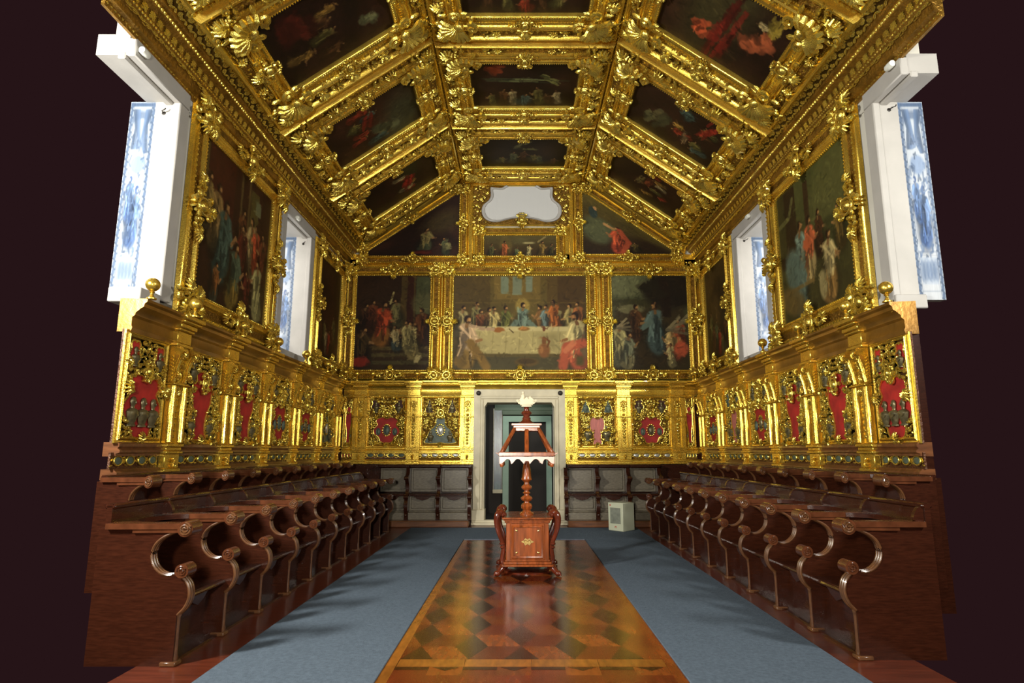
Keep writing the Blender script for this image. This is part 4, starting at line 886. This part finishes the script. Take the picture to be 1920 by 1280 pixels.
for s_, M, y0, wd in ((-1, ML, 5.35, 'left'), (1, MR, 5.44, 'right')):
    for k in range(7):
        y = y0+1.17*k; Mk = M @ T(y if s_ < 0 else -y, 0, 0)
        if k: pilaster(Mk, 'side', 'gilded pilaster with scrolled console on %s wall dado, %s from the camera' % (wd, ORD[k-1]))
        finial((s_*(3.61 if s_ < 0 else 3.52), y if k else (5.72 if s_ < 0 else 5.84), 2.88), 'gilt ball on %s wall dado cornice, %s from the camera' % (wd, ORD[k]))
        if k < 6:
            yc, Wb = (y+.585, .86) if k else ((6.0, .72) if s_ < 0 else (6.115, .66)); Mk = M @ T(yc if s_ < 0 else -yc, 0, 0)
            bay(Mk, Wb, (kl if s_ < 0 else kr)[k], '', 'gilt reliquary panel with %s on %s wall, %s from the camera' % (desc[(kl if s_ < 0 else kr)[k]], wd, ORD[k]))
            predella(Mk, Wb, 'dark', 'narrow carved panel with dark ovals on %s wall, %s from the camera' % (wd, ORD[k]))
pb = [-3.36, -2.26, -1.15, .97, 2.07, 3.18]; pn = ['near the left corner', 'between the two panels left of door', 'just left of the doorway', 'just right of the doorway', 'between the two panels right of door', 'near the right corner']
for x, n in zip(pb, pn): pilaster(MBk @ T(x, 0, 0), 'back', 'gilded pilaster with bead drop on far wall, '+n)
for x, n in zip((-3.45, -3.12, -2.2, -1.1, 1.0, 2.13, 3.2, 3.52), ('in the left corner', 'second from left corner', 'third from left corner', 'left of the doorway', 'right of the doorway', 'third from right corner', 'second from right corner', 'in the right corner')):
    finial((x, 12.64, 2.88), 'small gilt ball on far wall dado cornice, '+n)
for x, W, k, g, l in ((-2.81, .84, 'heart', 'dark', 'heart-shaped red niche on far wall, left of the door'), (-1.705, .84, 'mound', 'white', 'white oval over a dark mound, beside the door on its left'), (1.52, .84, 'arch', 'white', 'pale pink arched niche, beside the door on its right'), (2.625, .84, 'twin', 'white', 'two-lobed red niche on far wall, right of the door')):
    bay(MBk @ T(x, 0, 0), W, k, g, 'gilt reliquary panel with '+l); predella(MBk @ T(x, 0, 0), W, g, 'carved strip with %s ovals under %s' % (g, l.split(',')[0]+(' left' if x < 0 else ' right')+' of door'))
for x, g, l in ((-3.60, 'red', 'left'), (3.42, 'dark', 'right')):
    bay(MBk @ T(x, 0, 0), .24, 'tall', g, 'narrow gilt reliquary strip on far wall in the %s corner' % l); predella(MBk @ T(x, 0, 0), .24, g, 'very narrow carved panel with %s ovals in the %s far corner' % (g, l))

# ------------------------------------------------------------------ doorway and the room beyond
e = struct(bpy.data.objects.new('door_1', None)); C.objects.link(e); e.location = (-.08, 12.72, 0)
m = MB()
out = [(-.935, 0), (-.935, 2.70), (.935, 2.70), (.935, 0), (.715, 0), (.715, 2.34), (.66, 2.43), (-.66, 2.43), (-.715, 2.34), (-.715, 0)]
m.prism(ccw(out), -.10, .30, 'xz')
for a, b in ((-.80, -.74), (.74, .80)): m.bbox(a, b, -.125, -.09, .3, 2.5, .012)
m.bbox(-.80, .80, -.125, -.09, 2.5, 2.56, .012); m.build('stone_surround', DSTONE, e)
m = MB()
for s_ in (-1, 1): m.bbox(s_*.825-.13, s_*.825+.13, -.15, .30, 0, .30, .015)
m.bbox(-.96, .96, -.20, .3, 0, .06, .012); m.bbox(-.95, .95, -.16, 0, .03, .10, .012); m.build('plinth', DSTONE, e)
for s_ in (-1, 1):
    m = MB(); m.blob((s_*.84, -.12, 2.62), (.05, .035, .05), 0, 12, 7); m.build('iron_knob', IRON, e)
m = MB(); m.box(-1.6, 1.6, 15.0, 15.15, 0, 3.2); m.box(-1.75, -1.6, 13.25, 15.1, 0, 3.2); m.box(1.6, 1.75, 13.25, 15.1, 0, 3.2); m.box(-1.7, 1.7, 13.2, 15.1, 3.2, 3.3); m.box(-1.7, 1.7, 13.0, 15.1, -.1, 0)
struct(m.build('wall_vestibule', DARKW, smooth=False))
e = struct(bpy.data.objects.new('door_2', None)); C.objects.link(e); e.location = (.10, 14.98, 0)
m = MB(); m.prism(ccw([(-.58, 0), (-.58, 2.28), (.59, 2.28), (.59, 0), (.46, 0), (.46, 2.14), (-.44, 2.14), (-.44, 0)]), -.08, .0, 'xz'); m.build('door_frame', GREENP, e)
m = MB(); m.bbox(-.60, .62, -.10, -.02, 2.30, 2.42, .012); m.box(-.78, .8, -.03, 0, 2.42, 2.62); m.build('overdoor', GREEND, e)
m = MB(); m.box(-.44, .46, -.02, 0, 0, 2.14); m.bbox(.03, .05, -.03, -.02, .1, 2.1, .004); m.build('dark_opening_sheet', DARKW, e)  # dark sheet standing in for the shaded opening inside the green frame
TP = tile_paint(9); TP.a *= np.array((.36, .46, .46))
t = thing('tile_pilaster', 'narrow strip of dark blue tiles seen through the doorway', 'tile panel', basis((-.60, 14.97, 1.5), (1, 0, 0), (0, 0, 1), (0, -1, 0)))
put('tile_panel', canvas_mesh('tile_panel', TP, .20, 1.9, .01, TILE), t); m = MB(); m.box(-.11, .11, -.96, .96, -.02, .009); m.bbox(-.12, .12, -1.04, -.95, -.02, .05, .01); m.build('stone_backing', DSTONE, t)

# ------------------------------------------------------------------ carpets
def rug(name, x0, x1, y0, y1, label):
    m = MB(); m.bbox(x0, x1, y0, y1, .0, .014, .004); o = m.build(name, CARPET); o['label'] = label; o['category'] = 'carpet'; o['group'] = 'blue carpets'
rug('blue_carpet', -2.15, -1.0, 3.6, 10.56, 'long blue carpet along the left stalls, beside the parquet'); rug('blue_carpet', 1.0, 2.15, 3.6, 10.56, 'long blue carpet along the right stalls, beside the parquet')
rug('blue_carpet', -2.15, 2.15, 10.56, 12.12, 'dark blue carpet laid across the floor before the doorway')

# ------------------------------------------------------------------ choir stalls
PITCHY = .695
def stall_meshes(high=False):
    W = PITCHY; out = []
    m = MB()
    front = catmull([(.075, .33), (.03, .38), (.005, .45), (.02, .53), (.07, .585)], 4)
    throat = catmull([(.115, .60), (.17, .592), (.225, .61), (.275, .66), (.295, .73), (.275, .80), (.22, .85), (.14, .885), (.07, .895)], 3)
    m.prism(ccw([(.075, 0)]+front+throat+[(.07, .91), (.68, .91), (.68, 0)]), -.03, .03, 'xz'); out.append(('side_panel', m.mesh('side_panel', STALL)))
    m = MB(); plan = catmull([(.03, .062), (.16, .05), (.36, .055), (.52, .06)], 3)
    m.prism(ccw(plan+[(.62, .06), (.62, -.06)]+[(x, -y) for x, y in plan[::-1]]), .905, .945); m.prism(ccw([(x+.015, y*.85) for x, y in plan[:8]]+[(x+.015, -y*.85) for x, y in plan[:8][::-1]]), .88, .905)
    m.tube([(.05, -.07, .908), (.05, .07, .908)], .054, 18); out.append(('armrest', m.mesh('armrest', ARMW)))
    m = MB()
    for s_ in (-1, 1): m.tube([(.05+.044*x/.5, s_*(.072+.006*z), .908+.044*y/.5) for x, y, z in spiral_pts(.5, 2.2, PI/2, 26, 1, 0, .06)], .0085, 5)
    out.append(('arm_volute', m.mesh('arm_volute', WORN_LIT)))
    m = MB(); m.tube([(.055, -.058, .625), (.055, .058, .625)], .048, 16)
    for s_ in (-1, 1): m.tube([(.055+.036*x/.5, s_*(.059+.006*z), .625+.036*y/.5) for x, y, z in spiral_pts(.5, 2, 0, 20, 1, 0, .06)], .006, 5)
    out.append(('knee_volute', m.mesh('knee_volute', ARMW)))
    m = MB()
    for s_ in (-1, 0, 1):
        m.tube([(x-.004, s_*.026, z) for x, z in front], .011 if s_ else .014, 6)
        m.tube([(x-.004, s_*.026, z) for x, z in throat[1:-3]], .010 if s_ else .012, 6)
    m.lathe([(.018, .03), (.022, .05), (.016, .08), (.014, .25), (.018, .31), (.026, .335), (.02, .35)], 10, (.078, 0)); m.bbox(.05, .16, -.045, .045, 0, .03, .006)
    out.append(('front_moulding', m.mesh('front_moulding', WORN_LIT)))
    m = MB(); m.bbox(.09, .60, .034, W-.034, .395, .435, .012); m.tube([(.09, .036, .415), (.09, W-.036, .415)], .018, 8); out.append(('seat', m.mesh('seat', STALL)))
    m = MB(); m.box(.22, .24, .03, W-.03, .02, .395); m.bbox(.205, .225, .10, W-.10, .08, .34, .01); m.box(.1, .68, .03, W-.03, .0, .02); m.prism([(W/2-.15, .395), (W/2+.15, .395), (W/2+.08, .34), (W/2, .31), (W/2-.08, .34)], .20, .12, 'yz'); out.append(('seat_front', m.mesh('seat_front', STALL)))
    m = MB(); cp = catmull([(.40, .06), (.47, .10), (.55, .20), (.58, W/2)], 3); m.prism(ccw(cp+[(x, W-y) for x, y in cp[::-1][1:]]+[(.64, W-.06), (.64, .06)]), .907, .943); out.append(('capping_rail', m.mesh('capping_rail', STALL)))
    m = MB(); top = 1.07 if not high else .96
    m.box(.64, .68, -.03, W-.03, .43, top); m.bbox(.622, .645, .07, W-.07, .50, .86, .012); m.bbox(.62, .70, -.03, W-.03, top-.035, top, .01)
    m.prism(catmull([(.62, .945), (.56, .95), (.57, 1.0), (.60, 1.04), (.64, top-.02)], 3)+[(.64, .945)], -.018, .018, 'xz') if not high else None
    out.append(('backrest', m.mesh('backrest', STALL))); return out
SM, SH = stall_meshes(), stall_meshes(True)
def stall(loc, rz, sx, label, group, parts=None, high=False, sy=1):
    t = thing('choir_stall', label, 'choir stall', None, loc, group); t.rotation_euler = (0, 0, rz); t.scale = (sx, sy, 1)
    for n, me in (SH if high else SM):
        if parts is None or n in parts: put(n, me, t)
    return t
NS = 11; END = ('side_panel', 'armrest', 'arm_volute', 'knee_volute', 'front_moulding')
for k in range(NS):
    stall((2.25, 4.67+PITCHY*k, 0), 0, 1, 'carved dark wooden stall in front row on right, %s from the camera' % ORD[k], 'front row stalls', END if k == NS-1 else None)
for k in range(NS):
    stall((-2.38, 4.545+PITCHY*k, 0), PI, 1, 'carved dark wooden stall in front row on left, %s from the camera' % ORD[k], 'front row stalls', END if k == 0 else None)
for k in range(10):
    stall((3.12, 5.62+PITCHY*k, .28), 0, .74, 'dark stall of the raised back row under right wall dado, %s from the camera' % ORD[k], 'back row stalls', None, True)
    stall((-3.22, 5.45+PITCHY*k, .28), PI, .74, 'dark stall of the raised back row under left wall dado, %s from the camera' % ORD[k], 'back row stalls', END if k == 0 else None, True)
FARW = .62
def far_stall_meshes():
    W = FARW; out = []                                # u = depth from the front, v along the row, z up
    m = MB(); m.prism(ccw([(.10, 0), (.10, .12), (.05, .18), (.04, .30), (.09, .38), (.05, .43), (.07, .49), (.16, .50), (.20, .58), (.18, .68), (.10, .74), (.06, .78), (.07, .84), (.16, .86), (.22, .92), (.20, 1.0), (.45, 1.0), (.45, 0)]), -.035, .035, 'xz'); out.append(('side_panel', m.mesh('side_panel', STALL)))
    m = MB()
    for x, z in ((.06, .44), (.07, .80)): m.tube([(x, -.045, z), (x, .045, z)], .034, 12)
    m.blob((.05, 0, .10), (.03, .03, .03), 0, 9, 6); out.append(('volutes', m.mesh('volutes', STALL)))
    m = MB(); m.bbox(.40, .45, .035, W-.035, .52, 1.0, .005); m.bbox(.385, .41, .075, W-.075, .57, .955, .01); out.append(('upper_panel', m.mesh('upper_panel', STALLG)))
    m = MB(); m.bbox(.10, .42, .035, W-.035, .455, .50, .012); m.prism([(.14, .455), (W-.14, .455), (W-.2, .40), (W/2, .375), (.2, .40)], .12, .20, 'yz'); out.append(('seat', m.mesh('seat', STALL)))
    m = MB(); m.bbox(.25, .30, .035, W-.035, .17, .46, .005); m.bbox(.235, .26, .075, W-.075, .21, .43, .01); m.bbox(.19, .30, .035, W-.035, .145, .175, .01); out.append(('lower_panel', m.mesh('lower_panel', STALLG)))
    m = MB(); m.bbox(.13, .30, .035, W-.035, 0, .145, .008); out.append(('foot_panel', m.mesh('foot_panel', STALLG)))
    m = MB(); m.bbox(.16, .46, -.035, W-.035, 1.0, 1.06, .015); m.bbox(.12, .46, -.035, W-.035, 1.035, 1.065, .01); out.append(('top_rail', m.mesh('top_rail', STALL))); return out
FS = far_stall_meshes()
for x, l, pt in ((-1.06, 'beside the doorway on its left', 0), (-1.68, 'second left of the doorway', 0), (-2.30, 'third left of the doorway', 0), (1.46, 'beside the doorway on its right', 0), (2.08, 'second right of the doorway', 0), (2.70, 'third right of the doorway', 0), (.84, '', 1)):
    t = thing('choir_stall', 'grey-panelled dark stall against far wall, '+l if not pt else 'scrolled end panel of far wall stalls at right edge of the doorway', 'choir stall', None, (x, 12.28, .12), 'far wall stalls'); t.rotation_euler = (0, 0, PI/2)
    for n, me in FS:
        if not pt or n in ('side_panel', 'volutes'): put(n, me, t)
m = MB(); m.box(2.98, 3.66, 6.0, 12.2, 0, .28); m.box(2.98, 3.3, 5.5, 6.0, 0, .28); m.bbox(2.94, 3.0, 5.3, 12.2, 0, .28, .01)
m.box(-3.74, -3.08, 5.9, 12.2, 0, .28); m.box(-3.4, -3.08, 5.3, 5.9, 0, .28); m.bbox(-3.12, -3.06, 5.2, 12.2, 0, .28, .01)
m.bbox(-3.05, -1.06, 12.22, 12.8, 0, .12, .015); m.bbox(.86, 3.0, 12.22, 12.8, 0, .12, .015)
struct(m.build('trim_11', PLINTHW, smooth=False))

# ------------------------------------------------------------------ lectern cabinet and bookrest
LX, LY = .015, 7.93
t = thing('lectern_cabinet', 'polished red-brown cabinet with brass escutcheon on the parquet', 'cabinet', None, (LX, LY, .004))
m = MB(); a = .255
m.bbox(-a, a, -.34, .34, .13, .61, .006)
for z0, z1, g in ((.60, .625, .015), (.625, .645, .03), (.645, .665, .05), (.13, .16, .03), (.16, .18, .015), (.105, .13, .05)): m.bbox(-a-g, a+g, -.34-g, .34+g, z0, z1, .006)
m.build('body', LECT, t)
m = MB(); P4 = [(-.16, -.16), (.16, -.16), (.16, .16), (-.16, .16)]; Mf = basis((0, -.34, .385), (1, 0, 0), (0, 0, 1), (0, -1, 0))
m.frame(P4, [(0, .004), (.004, .018), (.02, .022), (.03, .012), (.04, .012), (.048, .0)], Mf); m.box(-.16, .16, -.16, .16, 0, .006, Mf)
d = m.build('door', LECT, t)
m = MB(); m.prism(ccw([(.06*math.cos(q)*(1+.18*math.cos(4*q)), .038*math.sin(q)*(1+.25*math.cos(6*q))) for q in np.linspace(0, 2*PI, 41)[:-1]]), .006, .011, 'xy', Mf)
for s_ in (-.022, .022): m.tube([(s_+.014*math.cos(q), .004+.016*math.sin(q), .013) for q in np.linspace(0, 2*PI, 13)[:-1]], .004, 5, Mf, True)
m.build('escutcheon', BRASS, d, label='brass escutcheon plate')
for sx in (-1, 1):
    for sy in (-1, 1): m = MB(); m.blob((sx*.13, sy*.125, .008), (.016, .011, .008), sx*sy*.6, 8, 5, Mf); m.build('brass_stud', BRASS, d, label='brass corner stud')
for sx in (-1, 1):
    for sy in (-1, 1):
        m = MB(); p = catmull([(.27, .10), (.30, .18), (.285, .30), (.30, .38), (.345, .50), (.365, .60), (.36, .68), (.325, .725), (.29, .715), (.285, .685)], 3)
        m.tube([(sx*x, sy*(.30+(x-.27)*.5), z) for x, z in p], np.interp(np.linspace(0, 1, len(p)), [0, .3, .45, .7, .85, 1], [.028, .026, .03, .042, .036, .024]), 9)
        m.blob((sx*.30, sy*.32, .36), (.036, .036, .022), 0, 10, 5); m.blob((sx*.30, sy*.32, .32), (.028, .028, .02), 0, 10, 5); m.blob((sx*.298, sy*.32, .695), (.034, .034, .034), 0, 10, 6)
        m.tube([(sx*.275+sx*.02*x, sy*.345-.0, .70+.04*y) for x, y, z in spiral_pts(.5, 1.5, 0, 12)], .01, 5); m.build('corner_scroll', LECTD, t, label='carved corner scroll')
        m = MB(); m.tube([(sx*.26, sy*.28, .115), (sx*.30, sy*.32, .09), (sx*.335, sy*.35, .045), (sx*.35, sy*.365, .035)], [.045, .045, .035, .03], 9); m.blob((sx*.355, sy*.37, .034), (.042, .042, .034), 0, 10, 6)
        for q in (-.5, .1, .7): m.tube([(sx*.33, sy*.345, .06), (sx*(.36+.02*math.cos(q)), sy*(.385+.02*math.sin(q)), .045), (sx*(.372+.02*math.cos(q)), sy*(.395+.02*math.sin(q)), .01)], .009, 5)
        m.build('claw_foot', LECTD, t)
m = MB(); m.prism(ccw([(.32*math.cos(q), .06*math.sin(q)) for q in np.linspace(0, 2*PI, 25)[:-1]]), 0, .012); m.lathe([(.30, 0), (.30, .014), (.27, .02), (.0, .02)], 32); m.build('floor_pivot', LECTD, t)
t = thing('revolving_bookrest', 'tall lectern bookrest with slatted pyramid top, standing on the cabinet', 'lectern', None, (LX-.005, LY, .669))
z0 = .669
m = MB(); m.lathe([(r, z-z0) for r, z in [(.085, .669), (.085, .685), (.06, .70), (.045, .72), (.065, .745), (.072, .77), (.06, .795), (.035, .81), (.032, .825), (.062, .84), (.075, .865), (.062, .885), (.034, .90), (.032, .915), (.05, .93), (.032, .945), (.03, .96), (.06, .98), (.068, 1.0), (.055, 1.02), (.034, 1.035), (.03, 1.06), (.05, 1.075), (.068, 1.095), (.06, 1.12), (.058, 1.16), (.05, 1.22), (.036, 1.30), (.028, 1.36), (.028, 1.46)]], 20); m.build('baluster', LECT, t)
m = MB(); zb, zt, B0, B1 = 1.405-z0, 1.735-z0, .325, .145
def bar(p, q, w_, d_): 
    p, q = np.array(p), np.array(q); ax = (q-p)/np.linalg.norm(q-p); up = np.array([0, 0, 1.]); s1 = np.cross(ax, [p[0]+1e-6, p[1], 0]); s1 /= np.linalg.norm(s1); s2 = np.cross(s1, ax)
    M = np.eye(4); M[:3, 0] = s1; M[:3, 1] = s2; M[:3, 2] = ax; M[:3, 3] = p; m.bbox(-w_/2, w_/2, -d_/2, d_/2, 0, np.linalg.norm(q-p), .005, M)
for sx in (-1, 1):
    for sy in (-1, 1): bar((sx*B0, sy*B0, zb), (sx*B1, sy*B1, zt), .045, .03)
for x, y in ((1, 0), (-1, 0), (0, 1), (0, -1)): bar((x*B0, y*B0, zb), (x*B1, y*B1, zt), .05, .022)
for s_ in (-1, 1):
    m.bbox(-B0-.02, B0+.02, s_*B0-.022, s_*B0+.022, zb-.02, zb+.03, .006); m.bbox(s_*B0-.022, s_*B0+.022, -B0-.02, B0+.02, zb-.02, zb+.03, .006)
    m.bbox(-B1-.01, B1+.01, s_*B1-.02, s_*B1+.02, zt-.04, zt, .005); m.bbox(s_*B1-.02, s_*B1+.02, -B1-.01, B1+.01, zt-.04, zt, .005)
m.bbox(-B0, B0, -.02, .02, zb-.02, zb+.01, .005); m.bbox(-.02, .02, -B0, B0, zb-.02, zb+.01, .005); m.build('slatted_pyramid', LECT, t)
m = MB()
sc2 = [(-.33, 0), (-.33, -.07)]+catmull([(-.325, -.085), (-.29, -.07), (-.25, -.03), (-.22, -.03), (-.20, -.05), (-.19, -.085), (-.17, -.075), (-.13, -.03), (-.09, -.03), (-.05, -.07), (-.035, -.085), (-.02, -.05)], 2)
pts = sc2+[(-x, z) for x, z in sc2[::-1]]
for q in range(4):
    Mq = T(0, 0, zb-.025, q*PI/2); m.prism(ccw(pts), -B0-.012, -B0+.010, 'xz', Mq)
m.build('scalloped_valance', SHEENW, t, label='scalloped valance with sheen painted pale')
for sx in (-1, 1):
    for sy in (-1, 1):
        m = MB(); m.lathe([(.005, zb-.17+.02), (.02, zb-.165+.02), (.027, zb-.14+.02), (.02, zb-.118+.02), (.008, zb-.105+.02), (.01, zb-.02)], 12, (sx*.305, sy*.305)); m.build('pendant_ball', LECT, t)
        m = MB(); m.tube([(sx*.335, sy*.335, zb+.0), (sx*.375, sy*.36, zb+.022)], [.009, .004], 6); m.build('corner_peg', SHEENW, t)
m = MB(); m.bbox(-.165, .165, -.165, .165, zt, zt+.03, .006); m.bbox(-.19, .19, -.19, .19, zt+.03, zt+.055, .008); m.build('top_plate', SHEENW, t)
m = MB(); m.lathe([(r, z-z0) for r, z in [(.10, 1.79), (.095, 1.805), (.06, 1.83), (.05, 1.85), (.055, 1.865), (.04, 1.88), (.045, 1.90), (.07, 1.925), (.06, 1.945), (.035, 1.96), (.03, 1.99), (.04, 2.01)]], 18); m.build('top_baluster', LECTD, t)
m = MB(); Z = 2.005-z0
m.bbox(-.065, .065, -.05, .05, Z, Z+.02, .005); m.bbox(-.085, .085, -.05, .05, Z+.02, Z+.04, .006)
m.prism(ccw([(-.10, Z+.04), (.10, Z+.04), (.135, Z+.085), (.115, Z+.10), (.10, Z+.085), (.07, Z+.12), (.03, Z+.10), (0, Z+.13), (-.03, Z+.10), (-.07, Z+.12), (-.10, Z+.085), (-.12, Z+.10), (-.135, Z+.085)]), -.03, .03, 'xz')
m.blob((-.045, 0, Z+.13), (.03, .03, .045), 0, 9, 6); m.blob((-.045, -.005, Z+.185), (.02, .02, .022), 0, 9, 6); m.blob((.05, 0, Z+.115), (.028, .028, .03), 0, 9, 6)
for s_ in (-1, 1): m.tube([(s_*.10+s_*.03*x, -.03, Z+.075+.03*y) for x, y, z in spiral_pts(.5, 1.4, 0, 12)], .008, 5)
m.build('carved_crest', DSTONE, t, label='pale carved crest')

# ------------------------------------------------------------------ white appliance, wall lamps, hooks
t = thing('heater', 'white upright appliance with grey grille, standing by the right stalls', 'heater', None, (1.80, 11.72, .014)); t.rotation_euler = (0, 0, math.radians(-47))
m = MB(); m.bbox(-.17, .17, -.17, .17, 0, .50, .008); m.build('casing', CREAM, t)
m = MB(); m.box(-.115, .115, -.176, -.165, .13, .41)
for k in range(18): m.box(-.115, .115, -.181, -.174, .135+.0155*k, .142+.0155*k)
m.build('grille', GREY, t, False, 'grey grille'); m = MB(); m.box(-.13, -.105, -.173, -.168, .44, .465); m.box(-.02, .02, -.173, -.168, .075, .085); m.box(-.03, .03, -.173, -.168, .055, .062); m.build('badge', REDP, t, False, 'small red mark')
LMP = None
for x, y, z, l in ((-3.83, 5.53, 5.37, 'over the nearer window of left wall'), (-3.83, 9.87, 5.33, 'over the farther window of left wall'), (3.83, 9.97, 5.40, 'over the farther window of right wall'), (3.83, 5.86, 5.45, 'over the nearer window of right wall')):
    t = thing('spot_lamp', 'small white spot lamp '+l, 'lamp', None, (x, y, z), 'small white lamps over the windows'); s_ = 1 if x > 0 else -1
    if LMP is None:
        a = MB(); a.lathe([(.02, -.05), (.034, -.045), (.038, .0), (.036, .05), (.02, .075)], 14, M=basis((0, 0, 0), (0, 0, 1), (1, 0, 0), (0, 1, 0))); b = MB(); b.bbox(-.03, .03, -.02, .02, -.012, .012, .004); b.tube([(0, 0, 0), (.0, .02, .02)], .012, 8)
        LMP = (a.mesh('lamp_head', WHITE), b.mesh('bracket', WHITE))
    put('lamp_head', LMP[0], t); put('bracket', LMP[1], t)
for x, y, z, l in ((-4.05, 6.27, 5.16, 'on the reveal of the nearer left window'), (-4.02, 10.67, 5.16, 'on the reveal of the farther left window'), (4.05, 6.27, 5.20, 'on the reveal of the nearer right window'), (4.02, 10.67, 5.22, 'on the reveal of the farther right window')):
    m = MB(); m.lathe([(.022, 0), (.022, .008), (.008, .012), (.008, .03)], 10, M=basis((0, .03, 0), (1, 0, 0), (0, 0, 1), (0, -1, 0))); m.tube([(0, 0, 0), (.01, -.03, .0), (.04, -.035, .01), (.05, -.03, .03)], .006, 6)
    o = m.build('iron_hook', IRON); o.location = (x, y, z); o['label'] = 'small iron hook '+l; o['category'] = 'hook'; o['group'] = 'iron hooks in the window reveals'
